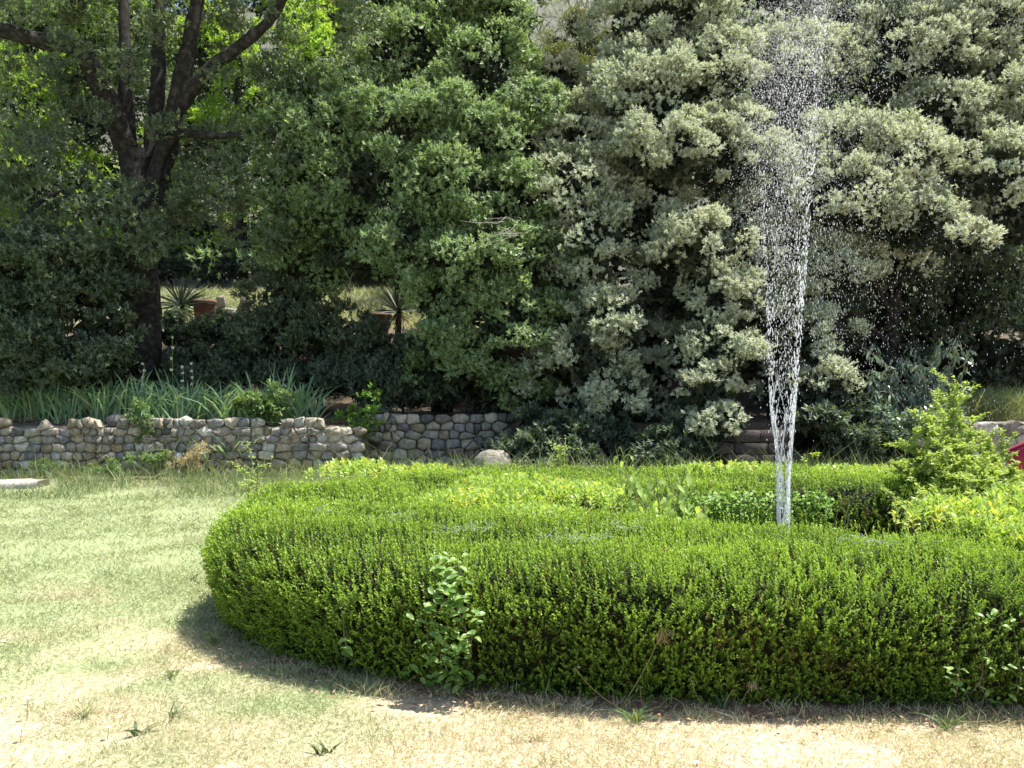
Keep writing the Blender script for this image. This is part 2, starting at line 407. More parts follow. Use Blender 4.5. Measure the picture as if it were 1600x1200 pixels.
for kind, e, z in prof:
    if kind == 'o': q = OUT - ONR * e
    elif kind == 'i': q = INN + inr * e
    else:
        q = (OUT - ONR * .36) * (1 - e) + (INN + inr * .30) * e
    rows.append(np.concatenate([q, np.full((NT, 1), z)], 1))
S = np.stack(rows, 1)                                             # NT x NS x 3
def surf_normals(S):
    dt = np.roll(S, -1, 0) - np.roll(S, 1, 0)
    ds = np.gradient(S, axis=1)
    return nrmz(np.cross(dt, ds))
SN = surf_normals(S)
if SN[:, 12, 2].mean() < 0: SN = -SN
und = .045 * vnoise(S[..., 0] + S[..., 2], S[..., 1] - S[..., 2], 73, 1.7) + .02 * lattice(S[..., 0] * 1.0 + S[..., 2] * 2, S[..., 1] - S[..., 2], 11, 2.6) + .016 * lattice(S[..., 0] + S[..., 2], S[..., 1] + 2 * S[..., 2], 12, 8)
S = S + SN * und[..., None] * np.clip(S[..., 2:3] / .2, 0, 1)
SN = surf_normals(S)
if SN[:, 12, 2].mean() < 0: SN = -SN

hedge = thing('clipped_hedge', (HC[0], HC[1], 0), 'wide clipped green hedge ringing the fountain on the lawn', 'hedge')
mb = MB()
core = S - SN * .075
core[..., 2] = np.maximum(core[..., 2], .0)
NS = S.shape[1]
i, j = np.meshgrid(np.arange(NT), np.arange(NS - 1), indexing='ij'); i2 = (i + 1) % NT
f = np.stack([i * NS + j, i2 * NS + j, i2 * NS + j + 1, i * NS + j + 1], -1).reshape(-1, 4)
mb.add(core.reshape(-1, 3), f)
part('dark_core', mb, M['core'], hedge, smooth=True)  # solid shell blocking the view, its near-black colour stands in for inner shade

def sample_surface(rng, S, SN, dens):
    """random points on the closed grid; dens per cell per m2"""
    A = np.linalg.norm(np.cross(np.roll(S, -1, 0)[:, :-1] - S[:, :-1], S[:, 1:] - S[:, :-1]), axis=-1)
    w = (A * dens).ravel(); cnt = rng.poisson(w)
    idx = np.repeat(np.arange(len(w)), cnt)
    ii, jj = np.unravel_index(idx, A.shape); i2 = (ii + 1) % S.shape[0]
    u = rng.random(len(ii))[:, None]; v = rng.random(len(ii))[:, None]
    p = (S[ii, jj] * (1 - u) + S[i2, jj] * u) * (1 - v) + (S[ii, jj + 1] * (1 - u) + S[i2, jj + 1] * u) * v
    n = nrmz(SN[ii, jj] * (1 - v) + SN[ii, jj + 1] * v)
    return p, n, jj

def vis_density(S, SN, near, far_exp=1.25, hidden=.10):
    c = S[:, :-1]; n = SN[:, :-1]
    to = nrmz(np.array([0, 0, EYE]) - c); face = (to * n).sum(-1)
    d = c[..., 1]; px = 800 + c[..., 0] / d * F
    dens = near * np.minimum(1, (4.6 / d)) ** far_exp
    dens = np.where(face < -.12, dens * hidden * 1.6, dens)
    dens = np.where(px > 1720, dens * np.where(px < 2250, .6, .15), dens)
    return dens
def wood_patch(p):
    return vnoise(p[:, 0] + p[:, 2] * .5, p[:, 1] * .8 + p[:, 2] * 1.7, 71, 1.5)
def shoots(rng, mb, p, n, length, k, Ll, Lw, up=.6, out=.62, jit=.22, bright=.0, tintp=0.0):
    m = len(p)
    ax = nrmz(n * out + np.array([0, 0, up]) + rng.normal(size=(m, 3)) * jit)
    Ls = length * rng.uniform(.55, 1.25, m)
    base = p - ax * (Ls * .55)[:, None] - n * .012
    ref = nrmz(np.cross(ax, rng.normal(size=(m, 3)))); ref2 = np.cross(ax, ref)
    srnd = np.clip(rng.normal(.42, .16, m), 0, 1)
    wp = wood_patch(p); stint = (rng.random(m) < tintp + .18 * np.clip((wp - .45) * 3, 0, 1) * (n[:, 2] < .8)) * rng.uniform(.4, 1, m)
    srnd = np.clip(srnd + .22 * vnoise(p[:, 0], p[:, 1] + p[:, 2], 72, 1.2), 0, 1)
    for q in range(k):
        t = (q + .5) / k
        ang = (q % 4) * (math.pi / 2) + (math.pi / 4 if q % 2 else 0) + rng.normal(0, .3, m)
        lat = ref * np.cos(ang)[:, None] + ref2 * np.sin(ang)[:, None]
        steep = .75 + .7 * t
        d = nrmz(lat + ax * steep)
        pos = base + ax * (Ls * (.15 + .85 * t))[:, None]
        sz = (1.0 - .35 * t) * rng.uniform(.8, 1.2, m)
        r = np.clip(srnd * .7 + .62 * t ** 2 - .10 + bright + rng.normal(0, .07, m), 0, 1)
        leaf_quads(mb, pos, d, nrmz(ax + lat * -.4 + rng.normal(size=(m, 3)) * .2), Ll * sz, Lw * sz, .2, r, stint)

rng = np.random.default_rng(21)
mb = MB()
dens = vis_density(S, SN, 1400)
zmid = S[:, :-1, 2]
dens = dens * np.where(zmid < .12, 1.25, 1.0)
p, n, jj = sample_surface(rng, S, SN, dens)
gap = lattice(p[:, 0] * 1.0, p[:, 1] + p[:, 2] * 1.6, 31, 4.5)
side = np.abs(n[:, 2]) < .75
keep = ~(side & (gap > .6) & (rng.random(len(p)) < .5))
p, n = p[keep], n[keep]
nearm = p[:, 1] < 5.9
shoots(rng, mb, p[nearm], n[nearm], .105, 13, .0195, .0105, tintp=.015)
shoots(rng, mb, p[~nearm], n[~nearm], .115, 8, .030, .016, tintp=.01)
part('foliage', mb, M['box'], hedge, kind='stuff')
print('hedge leaves', mb.n // 4)
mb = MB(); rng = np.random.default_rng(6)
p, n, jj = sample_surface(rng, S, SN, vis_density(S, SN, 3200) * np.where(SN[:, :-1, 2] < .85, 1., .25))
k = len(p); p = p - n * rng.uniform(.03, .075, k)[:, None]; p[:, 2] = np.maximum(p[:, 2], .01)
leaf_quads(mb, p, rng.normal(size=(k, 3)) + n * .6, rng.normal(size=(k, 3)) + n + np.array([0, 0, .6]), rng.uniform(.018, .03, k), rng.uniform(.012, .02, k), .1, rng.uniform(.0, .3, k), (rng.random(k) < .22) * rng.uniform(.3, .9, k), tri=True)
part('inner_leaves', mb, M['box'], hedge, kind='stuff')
# upright taller shoots sticking out of the clipped face
mb = MB(); rng = np.random.default_rng(5)
p, n, jj = sample_surface(rng, S, SN, vis_density(S, SN, 90))
shoots(rng, mb, p + n * .03, n, .19, 16, .021, .011, up=.9, out=.45, jit=.2, bright=.08)
part('long_shoots', mb, M['box'], hedge, kind='stuff')

# litter strip round the hedge foot
mb = MB(); w = np.array([-.35, .02, .10]); rngl = np.random.default_rng(2)
edge = -.06 + .04 * lattice(OUT[:, 0], OUT[:, 1], 4, 6) + .03 * rngl.normal(size=NT)
ring = [OUT - ONR * .6, OUT - ONR * .25, OUT + ONR * (edge[:, None] - .08), OUT + ONR * edge[:, None]]
zz = [.016, .02, .016, .006]
R = np.stack([np.concatenate([q, th(q[:, 0], q[:, 1])[:, None] + z], 1) for q, z in zip(ring, zz)], 1)
i, j = np.meshgrid(np.arange(NT), np.arange(3), indexing='ij'); i2 = (i + 1) % NT
f = np.stack([i * 4 + j, i2 * 4 + j, i2 * 4 + j + 1, i * 4 + j + 1], -1).reshape(-1, 4)
mb.add(R.reshape(-1, 3), f)
tag(part('leaf_litter', mb, M['soil'], smooth=True), 'reddish brown leaf litter round the foot of the hedge', kind='structure')
# loose fallen leaves on the litter
mb = MB(); rng = np.random.default_rng(9)
k = 2600; ti = rng.integers(0, NT, k); ti = ti[OUT[ti, 1] < 8.0]; k = len(ti)
q = OUT[ti] + ONR[ti] * (rng.normal(-.02, .10, k))[:, None]
pos = np.concatenate([q, (th(q[:, 0], q[:, 1]) + .022 + rng.random(k) * .012)[:, None]], 1)
a = rng.normal(size=(k, 3)); a[:, 2] *= .25
leaf_quads(mb, pos, a, np.array([0, 0, 1.0]) + rng.normal(size=(k, 3)) * .3, rng.uniform(.02, .045, k), rng.uniform(.01, .02, k), .2, rng.random(k), rng.random(k))
M['fallen'] = leaf_mat('fallen_leaf', (.16, .08, .05), (.42, .28, .18), (.5, .36, .22), (1, 1, .8), .15, .7, .2)
tag(part('fallen_leaves', mb, M['fallen']), 'dry brown fallen leaves along the hedge foot', 'leaves', kind='stuff')

# ------------------------------------------------------------------ lawn grass
def outer_e(x, y):
    return (np.abs((x - HC[0]) / HA) ** HN + np.abs((y - HC[1]) / HB) ** HN)
def blades(rng, mb, x, y, hgt, wid, dry, lean=.55, segs=1):
    m = len(x); z = th(x, y)
    b = np.stack([x, y, z], -1)
    d = nrmz(np.concatenate([rng.normal(size=(m, 2)) * lean, np.ones((m, 1))], 1))
    sd = nrmz(np.cross(d, nrmz(rng.normal(size=(m, 3)))))
    ln = np.concatenate([rng.normal(size=(m, 2)), np.zeros((m, 1))], 1) * .35
    hh = np.broadcast_to(hgt, (m,))[:, None]; ww = np.broadcast_to(wid, (m,))[:, None]
    v = np.empty((m, 4, 3)); mid = b + d * hh * .5
    v[:, 0] = b; v[:, 1] = mid + sd * ww * .6; v[:, 2] = b + d * hh + ln * hh; v[:, 3] = mid - sd * ww * .6
    mb.add(v.reshape(-1, 3), np.arange(m * 4).reshape(m, 4), np.repeat(rng.random(m), 4), np.repeat(np.clip(dry, 0, 1), 4))

rng = np.random.default_rng(77)
mb = MB()
NB = 215000
dd = np.exp(rng.uniform(math.log(3.45), math.log(13.8), NB)); px = rng.uniform(-60, 1660, NB)
x = (px - 800) / F * dd
ok = outer_e(x, dd) > .86 + .05 * rng.random(NB)
x, y = x[ok], dd[ok]; m = len(x)
dr = dryness(x, y)
bare = (vnoise(x, y, 44, 1.6) + .35 * dr > .42) & (rng.random(m) < .72)
x, y, dr = x[~bare], y[~bare], dr[~bare]; m = len(x)
tintd = np.clip(dr + rng.normal(0, .28, m), 0, 1)
h = rng.uniform(.015, .045, m) * (1 + .45 * vnoise(x, y, 45, 2.5)) * np.clip(y / 5, .9, 1.6)
blades(rng, mb, x, y, h, rng.uniform(.0022, .0045, m) * np.clip(y / 4.5, .9, 2.6), tintd, .9)
tag(part('lawn_grass', mb, M['grass']), 'short half dry lawn grass, greener towards the stone wall', 'grass', kind='stuff')
print('lawn blades', m)

# longer tufts scattered over the lawn and along the hedge foot
mb = MB(); rng = np.random.default_rng(79)
tx, ty, th_ = [], [], []
for q in range(620):
    if q < 330:
        d0 = math.exp(rng.uniform(math.log(3.5), math.log(12.5))); x0 = (rng.uniform(-40, 1640) - 800) / F * d0; hh = rng.uniform(.035, .085); rr = rng.uniform(.03, .11)
        if outer_e(x0, d0) < 1.0: continue
    else:
        ti = rng.integers(0, NT); o_ = OUT[ti] - ONR[ti] * rng.uniform(-.05, .14); x0, d0 = o_
        if d0 > 7.6: continue
        hh = rng.uniform(.04, .12); rr = rng.uniform(.02, .06)
    k = int(rng.uniform(14, 46)); tx.append(x0 + rng.normal(0, rr, k)); ty.append(d0 + rng.normal(0, rr, k)); th_.append(hh * rng.uniform(.5, 1.2, k))
x, y, h = map(np.concatenate, (tx, ty, th_)); m = len(x)
blades(rng, mb, x, y, h, rng.uniform(.002, .0045, m) * np.clip(y / 4.5, .9, 2), np.clip(dryness(x, y) - .15 + rng.normal(0, .3, m), 0, 1), .6)
tag(part('grass_tufts', mb, M['grass']), 'longer grass tufts standing in the lawn and at the hedge foot', 'grass', kind='stuff')
# longer grass and weeds at the far lawn edge and behind the hedge
mb = MB(); rng = np.random.default_rng(78)
k = 26000
px = rng.uniform(-60, 1660, k); dd = rng.uniform(12.2, 15.6, k); x = (px - 800) / F * dd
ok = (dd < wall_line(x) - .1) & ((lattice(x, dd, 51, 1.5) > -.55) | (px > 560))
ok &= ~((px < 90) & (dd > 12.9) & (dd < 14.3))
x, y, px = x[ok], dd[ok], px[ok]; m = len(x)
h = rng.gamma(3, .05, m) * np.where(px > 560, 1.35, 1.0) * np.clip(.5 + (y - 12.2) / 2.0, .5, 1.25)
blades(rng, mb, x, y, h, rng.uniform(.006, .013, m), np.clip(rng.normal(.2, .3, m), 0, 1), .4)
tag(part('long_grass', mb, M['shadegrass']), 'long uncut grass between the lawn and the stone walls', 'grass', kind='stuff')

# ------------------------------------------------------------------ dry stone walls, every stone a part
def clip_poly(poly, a, b):
    """keep the half plane of points nearer to a than to b"""
    mid = (a + b) / 2; d = b - a; out = []
    for k in range(len(poly)):
        p, q = poly[k], poly[(k + 1) % len(poly)]
        sp, sq = np.dot(p - mid, d), np.dot(q - mid, d)
        if sp <= 0: out.append(p)
        if (sp < 0 < sq) or (sq < 0 < sp):
            t = sp / (sp - sq); out.append(p + (q - p) * t)
    return out
def stone_mesh(rng, poly, depth):
    poly = np.array(poly); c = poly.mean(0)
    q = []
    for k in range(len(poly)):                                    # cut the corners
        a, b = poly[k], poly[(k + 1) % len(poly)]
        e = rng.uniform(.06, .18); q += [a * (1 - e) + b * e, a * e + b * (1 - e)]
    q = np.array(q); q = c + (q - c) * rng.uniform(.93, .985)
    k = len(q); tilt = rng.normal(0, .10, 2)
    lay = []
    for sc, dz in ((.96, -.3), (1.0, .25), (.95, .85), (.62, 1.0)):
        pts = c + (q - c) * sc * (1 + rng.normal(0, .035, (k, 1)))
        yy = -dz * depth - ((pts - c) @ tilt) * (.8 if dz > 0 else 0) + rng.normal(0, .016, k) * (dz > .5)
        lay.append(np.stack([pts[:, 0], yy, pts[:, 1]], -1))
    v = np.concatenate(lay + [np.array([[c[0], -depth * 1.03, c[1]]])])
    fq = []
    for a in range(3):
        for b in range(k):
            b2 = (b + 1) % k
            fq.append((a * k + b, a * k + b2, (a + 1) * k + b2, (a + 1) * k + b))
    ft = [(3 * k + b, 3 * k + (b + 1) % k, 4 * k) for b in range(k)]
    m = MB(); m.add(v, np.array(fq)); m.f.append(np.array(ft))
    return m, c
AN = 1.45                                                       # stones lie flat: cells are wider than tall
def dry_wall(name, label, x0, x1, y0, y1, ztop, zbot, row, seed, mats, depth=.10, group=None, ztop_fn=None):
    """wall from (x0,y0) to (x1,y1); stones are parts"""
    rng = np.random.default_rng(seed)
    L = math.hypot(x1 - x0, y1 - y0); ang = math.atan2(y1 - y0, x1 - x0)
    root = thing(name, (x0, y0, 0), label, 'wall', group); root.rotation_euler = (0, 0, ang)
    seeds = []; z = zbot - row * .4; r = 0
    while z < ztop + row * .6:
        rh = row * rng.uniform(.6, 1.5); u = rng.uniform(-.3, 0)
        while u < L + .3:
            wv = rng.choice([.5, .8, 1.1, 1.5, 2.0, 2.6]) * rng.uniform(.85, 1.15) * row
            seeds.append((u + wv / 2, z + rh / 2 + rng.normal(0, row * .10))); u += wv
        z += rh
    seeds = np.array(seeds) * np.array([1, AN])
    AN_ = AN
    mbk = MB()                                                    # earth and rubble behind the stones
    bx = np.array([[0, .02, zbot - .1], [L, .02, zbot - .1], [L, .30, zbot - .1], [0, .30, zbot - .1], [0, .02, ztop - .09], [L, .02, ztop - .09], [L, .30, ztop - .05], [0, .30, ztop - .05]])
    mbk.add(bx, np.array([[0, 1, 5, 4], [1, 2, 6, 5], [2, 3, 7, 6], [3, 0, 4, 7], [4, 5, 6, 7], [3, 2, 1, 0]]))
    link('rubble_fill', mbk.mesh('rubble_fill'), M['mortar'], root)
    ks = 0
    for a in seeds:
        top = ztop if ztop_fn is None else ztop_fn(a[0])
        if a[0] < 0 or a[0] > L or a[1] / AN > top or a[1] / AN < zbot - .08: continue
        poly = [np.array(q) for q in ((a[0] - .5, a[1] - .4), (a[0] + .5, a[1] - .4), (a[0] + .5, a[1] + .4), (a[0] - .5, a[1] + .4))]
        for b in seeds:
            d = abs(b[0] - a[0]) + abs(b[1] - a[1])
            if 1e-6 < d < 1.3: poly = clip_poly(poly, a, b)
            if len(poly) < 3: break
        if len(poly) < 3: continue
        poly = [q_ / np.array([1, AN]) for q_ in poly]
        m, c = stone_mesh(rng, poly, depth * rng.uniform(.7, 1.3))
        o = link('stone', m.mesh('stone', (c[0], 0, c[1]), smooth=True), mats(rng, a[1] / AN), root)
        o.location = (c[0], rng.normal(0, .015), c[1]); ks += 1
    print(name, 'stones', ks)
    return root
def pale_mix(rng, z):
    w = np.array([.22, .24, .05, .28, .10, .10, .01]) if z < .5 else np.array([.36, .12, .16, .18, .04, .08, .06])
    return STONES[rng.choice(7, p=w / w.sum())]
def grey_mix(rng, z): return STONES[rng.choice([0, 1, 2, 6, 0, 3])]
def white_mix(rng, z): return STONES[rng.choice([3, 5, 0, 3])]
xl = float(P(-40, 0, 15.3)[0]); xr = float(P(562, 0, 15.5)[0])
dry_wall('dry_stone_wall', 'long sunlit dry stone wall of grey and buff stones below the irises', xl, xr, 15.3, 15.55, .93, .02, .135, 4, pale_mix, ztop_fn=lambda u: .94 + .05 * math.sin(u * 1.7) * math.sin(u * 3.1 + 1))
dry_wall('dry_stone_wall', 'shaded dry stone wall set back behind the boulder', xr + .02, float(P(800, 0, 16.9)[0]), 16.45, 17.0, 1.02, -.05, .155, 6, grey_mix)
dry_wall('dry_stone_wall', 'pale sunlit stone wall behind the red panel', float(P(1470, 0, 15.1)[0]), float(P(1700, 0, 15.1)[0]), 15.1, 15.0, 1.0, .0, .21, 8, white_mix)
dry_wall('dry_stone_wall', 'dark upper terrace wall of big stones behind the irises', float(P(180, 0, 19.2)[0]), float(P(330, 0, 19.2)[0]), 19.2, 19.25, 2.35, 1.15, .27, 9, lambda r, z: STONES[6] if r.random() < .6 else STONES[2], .12)
dry_wall('dry_stone_wall', 'low pale stone edging on the upper terrace beside the pot', float(P(330, 0, 23.0)[0]), float(P(420, 0, 23.0)[0]), 23.0, 23.05, 3.62, 3.25, .16, 10, white_mix, .08)
# dark block wall behind the jet
root = thing('block_wall', (float(P(1150, 0, 15.2)[0]), 15.2, 0), 'dark course of squared stone blocks in shade behind the water jet', 'wall')
rng = np.random.default_rng(3)
for r in range(4):
    u = -.15 if r % 2 else -.4
    while u < .95:
        wv = rng.uniform(.38, .6); hh = .2
        if r == 3 and u > .5: break
        mb = MB(); g = .008
        v = []
        for (sx, sz, yy) in ((1, 1, .28), (1, 1, .015), (.96, .93, 0)):
            for (a, b) in ((-1, -1), (1, -1), (1, 1), (-1, 1)):
                v.append((a * (wv / 2 - g) * sx + rng.normal(0, .004), yy, b * (hh / 2 - g) * sz + rng.normal(0, .004)))
        fq = [(8, 9, 10, 11)] + [(l * 4 + k, l * 4 + (k + 1) % 4, (l + 1) * 4 + (k + 1) % 4, (l + 1) * 4 + k) for l in range(2) for k in range(4)]
        mb.add(v, np.array(fq))
        o = link('block', mb.mesh('block'), M['blocks'], root)
        o.location = (u + wv / 2, rng.normal(0, .012), .1 + r * .2); u += wv
# concrete kerb, boulder, dark rock on the wall
mb = MB(); x0, x1 = float(P(-60, 0, 13.5)[0]), float(P(58, 0, 13.5)[0])
xs = np.linspace(x0, x1, 9); rng = np.random.default_rng(1)
sec = np.array([[13.5, -.05], [13.48, .07], [13.52, .115], [13.85, .12], [13.9, -.05]])
V = np.stack([np.concatenate([np.full((5, 1), xx), sec + rng.normal(0, .008, (5, 2))], 1) for xx in xs])
i, j = np.meshgrid(np.arange(8), np.arange(4), indexing='ij')
mb.add(V.reshape(-1, 3), np.stack([i * 5 + j, (i + 1) * 5 + j, (i + 1) * 5 + j + 1, i * 5 + j + 1], -1).reshape(-1, 4))
mb.f.append(np.array([[40, 41, 42, 43, 44]]))
tag(part('concrete_kerb', mb, M['concrete']), 'pale concrete kerb slab at the foot of the long stone wall', 'kerb')

def boulder(name, c, r, seed, mat, label):
    rng = np.random.default_rng(seed); mb = MB(); nu, nv = 16, 9
    u = np.linspace(0, 2 * math.pi, nu, endpoint=False); v = np.linspace(-.5 * math.pi, .5 * math.pi, nv)
    U, V_ = np.meshgrid(u, v, indexing='ij')
    d = np.stack([np.cos(U) * np.cos(V_), np.sin(U) * np.cos(V_), np.sin(V_)], -1)
    rr = 1 + .16 * lattice(d[..., 0] * 2 + seed, d[..., 1] * 2 + d[..., 2] * 2.3, seed, 1.5) + .03 * rng.normal(size=U.shape)
    rr[:, 0] = rr[0, 0]; rr[:, -1] = rr[0, -1]
    p = np.array(c) + d * rr[..., None] * np.array(r)
    i, j = np.meshgrid(np.arange(nu), np.arange(nv - 1), indexing='ij'); i2 = (i + 1) % nu
    mb.add(p.reshape(-1, 3), np.stack([i * nv + j, i2 * nv + j, i2 * nv + j + 1, i * nv + j + 1], -1).reshape(-1, 4))
    return tag(part(name, mb, mat, smooth=True), label, 'rock')
b = P(775, 706, 15.4); boulder('boulder', (b[0], 15.4, .20), (.36, .28, .27), 3, STONES[0], 'rounded grey boulder standing in long grass before the shaded wall')
b = P(182, 657, 15.6); boulder('rock', (b[0], 15.55, b[2]), (.17, .15, .12), 5, STONES[6], 'dark angular rock lying on top of the long stone wall')

# ------------------------------------------------------------------ trees
def crown(rng, blobs, n, L, W, sr=(.22, .45), per=7, up=.45, spread=.75, front=.75, top=.55, shell=(.76, 1.04), tint_base=0., droop=0., twig=.10, flat=.75, tri=False, follow=0.):
    """blobs: (cx,cy,cz,rx,ry,rz[,tint]) ; leaves grow in rosettes at twig tips, twigs in clumps, clumps over the blobs"""
    mb = MB()
    B = np.array([list(b[:6]) + [b[6] if len(b) > 6 else 0.] for b in blobs])
    area = B[:, 3] * B[:, 5] + .5 * B[:, 3] * B[:, 4]
    srm = .5 * (sr[0] + sr[1])
    nsub = np.maximum(3, (area * 1.25 / srm ** 2).astype(int))
    bi = np.repeat(np.arange(len(B)), nsub); m = len(bi)
    u = rng.normal(size=(m, 3)); u = nrmz(u) + np.array([0, -front, top]); u = nrmz(u)
    c = B[bi, :3] + B[bi, 3:6] * u * rng.uniform(*shell, m)[:, None]
    r = rng.uniform(*sr, m); ct = B[bi, 6] + rng.normal(0, .08, m)
    ntw = n / per; wgt = r ** 2; cnt = rng.poisson(wgt / wgt.sum() * ntw)
    si = np.repeat(np.arange(m), cnt); k = len(si)
    o = nrmz(rng.normal(size=(k, 3)) + u[si] * .55 + np.array([0, 0, .25])); rad = rng.random(k) ** .28
    stretch = rng.uniform(.65, 1.45, (m, 3)) * np.array([1, 1, flat]); rad = rad * (1 + .22 * np.abs(rng.normal(size=k)) * (rng.random(k) < .5))
    tip = c[si] + o * (r[si] * rad)[:, None] * stretch[si]
    td = nrmz(o * .7 + u[si] * .5 + np.array([0, 0, up]) + rng.normal(size=(k, 3)) * .35)
    ref = nrmz(np.cross(td, rng.normal(size=(k, 3)))); ref2 = np.cross(td, ref)
    trnd = np.clip(rng.normal(.42, .18, k), 0, 1); tt_ = np.clip(ct[si] + tint_base + rng.normal(0, .08, k), 0, 1)
    for q in range(per):
        a = q * 2.4 + rng.normal(0, .4, k)
        lat = ref * np.cos(a)[:, None] + ref2 * np.sin(a)[:, None]
        ax = nrmz(lat * spread + td * (.35 + .5 * q / per) + np.array([0, 0, -droop]) + rng.normal(size=(k, 3)) * .2)
        pos = tip - td * (twig * (1 - q / per))
        nr = nrmz(td * (.55 - .3 * follow) + u[si] * (.7 * follow) + np.array([0, 0, .75 - .35 * follow]) + rng.normal(size=(k, 3)) * (.35 - .12 * follow))
        s = rng.uniform(.7, 1.2, k)
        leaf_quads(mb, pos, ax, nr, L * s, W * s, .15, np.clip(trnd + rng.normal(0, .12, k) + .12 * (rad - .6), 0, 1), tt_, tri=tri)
    return mb, c, u
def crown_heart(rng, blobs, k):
    """leaves added inside every bough to block light and view, coloured dark as shade"""
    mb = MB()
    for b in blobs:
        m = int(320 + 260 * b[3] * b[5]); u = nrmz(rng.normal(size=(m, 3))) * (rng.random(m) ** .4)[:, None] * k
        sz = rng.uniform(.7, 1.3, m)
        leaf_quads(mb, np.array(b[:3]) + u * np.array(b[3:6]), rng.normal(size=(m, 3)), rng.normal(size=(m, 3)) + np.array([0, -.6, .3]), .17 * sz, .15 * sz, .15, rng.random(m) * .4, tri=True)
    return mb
def blob(px, py, d, rx, ry, rd=None, tint=0.):
    p = P(px, py, d); k = d / F
    return (p[0], p[1], p[2], rx * k, rd if rd else .8 * (rx + ry) * .5 * k, ry * k, tint)

def make_tree(name, label, cat, base, trunk_pts, r0, r1, blobs, n, L, W, mat, seed, limbs=True, group=None, crown_kw={}, extra_limbs=(), bark='bark', limb_r=.07, heart=.72):
    rng = np.random.default_rng(seed)
    root = thing(name, base, label, cat, group)
    mb = MB(); tube(mb, trunk_pts, r0, r1, 10, 6, .06, rng, power=.8); part('trunk', mb, M[bark], root, smooth=True)
    tp = catmull(trunk_pts, 8)
    mbc, c, u = crown(rng, blobs, n, L, W, **crown_kw)
    cr = part('crown', mbc, M[mat], root, kind='stuff')
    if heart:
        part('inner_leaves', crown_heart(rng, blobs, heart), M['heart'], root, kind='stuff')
    if limbs:
        for b in blobs:
            b = np.array(b[:3]); i = np.argmin(np.linalg.norm(tp - b, axis=1) + 1.2 * np.maximum(0, tp[:, 2] - b[2] + .3))
            a = tp[i]; mid = (a + b) / 2 + np.array([0, 0, .12 * np.linalg.norm(b - a)]) + rng.normal(0, .1, 3)
            mb = MB(); tube(mb, [a, mid, b], limb_r * rng.uniform(.7, 1.2), .015, 6, 5, .05, rng)
            part('limb', mb, M[bark], root, smooth=True)
    for pts, ra, rb in extra_limbs:
        mb = MB(); tube(mb, pts, ra, rb, 8, 6, .07, rng); part('limb', mb, M[bark], root, smooth=True)
    return root

def ground_pt(px, d):
    x = (px - 800) / F * d; return (x, d, float(th(x, d)))

# --- pale holm oak A (behind the hedge, centre right)
A = [blob(1040, 50, 18.6, 130, 75), blob(975, 115, 18.2, 62, 60), blob(1110, 120, 18.0, 85, 80), blob(1020, 165, 17.6, 110, 75), blob(868, 130, 18.6, 42, 45, None, .6),
     blob(1050, 240, 16.9, 115, 62), blob(1140, 250, 17.4, 70, 90), blob(900, 225, 17.9, 70, 70, None, .15), blob(900, 300, 17.2, 75, 65), blob(930, 385, 16.9, 62, 80), blob(1090, 385, 16.2, 78, 48, None, .12),
     blob(1010, 330, 17.9, 80, 80), blob(1130, 470, 16.4, 70, 70), blob(1050, 450, 17.2, 80, 70), blob(960, 500, 16.2, 70, 45, None, .06), blob(890, 470, 17.4, 70, 80), blob(920, 560, 16.2, 60, 55), blob(1120, 560, 15.9, 65, 60),
     blob(870, 590, 17.0, 70, 60), blob(1110, 610, 15.6, 55, 42, None, .1), blob(960, 620, 16.2, 55, 45), blob(1125, 670, 15.4, 50, 42), blob(1000, 640, 16.6, 40, 40), blob(1030, 560, 17.6, 80, 60), blob(1170, 370, 17.6, 60, 80),
     blob(1000, -60, 19.6, 180, 80), blob(1120, -100, 20.0, 160, 90)]
g = ground_pt(1010, 18.6)
make_tree('holm_oak', 'pale grey green holm oak with billowing foliage left of the water jet', 'tree', g, [g, P(1015, 600, 18.6), P(1030, 400, 18.8), P(1030, 150, 19.2), P(1040, -60, 19.6)], .24, .06, A, 272000, .062, .046, 'holm', 101,
          group='holm oaks', crown_kw=dict(sr=(.11, .30), per=7, tri=True, follow=1., shell=(.84, 1.03), top=.75, front=.6, twig=.07))
# --- holm oak B
Bb = [blob(1240, 120, 18.6, 100, 80), blob(1330, 50, 19.2, 100, 60), blob(1420, 100, 18.9, 120, 85), blob(1530, 60, 19.3, 110, 80), blob(1580, 150, 18.7, 80, 70, None, .12), blob(1470, 190, 18.2, 90, 60),
      blob(1330, 235, 17.4, 120, 60), blob(1420, 280, 16.9, 80, 80, None, .12), blob(1250, 290, 17.2, 75, 80), blob(1330, 320, 16.6, 90, 70), blob(1420, 350, 16.6, 75, 60), blob(1500, 382, 15.9, 50, 40, None, .1), blob(1570, 280, 17.0, 75, 70, None, .06),
      blob(1590, 350, 17.0, 60, 50), blob(1220, 420, 17.0, 70, 70), blob(1300, 440, 16.8, 80, 70), blob(1390, 410, 17.4, 70, 50), blob(1290, 535, 16.2, 65, 55), blob(1240, 500, 16.8, 60, 60), blob(1290, 620, 15.6, 45, 55, None, .08),
      blob(1530, 250, 18.4, 80, 80), blob(1620, 220, 18.0, 70, 120), blob(1420, -40, 20.0, 200, 80), blob(1240, -30, 19.8, 130, 80), blob(1600, -60, 20.2, 150, 90), blob(1230, 620, 16.8, 50, 60)]
g = ground_pt(1390, 18.8)
make_tree('holm_oak', 'broad grey green holm oak filling the top corner behind the falling spray', 'tree', g, [g, P(1390, 560, 18.8), P(1400, 350, 19.0), P(1410, 120, 19.4), P(1420, -60, 19.8)], .26, .06, Bb, 245000, .062, .046, 'holm', 102,
          group='holm oaks', crown_kw=dict(sr=(.11, .30), per=7, tri=True, follow=1., shell=(.84, 1.03), top=.75, front=.6, twig=.07))
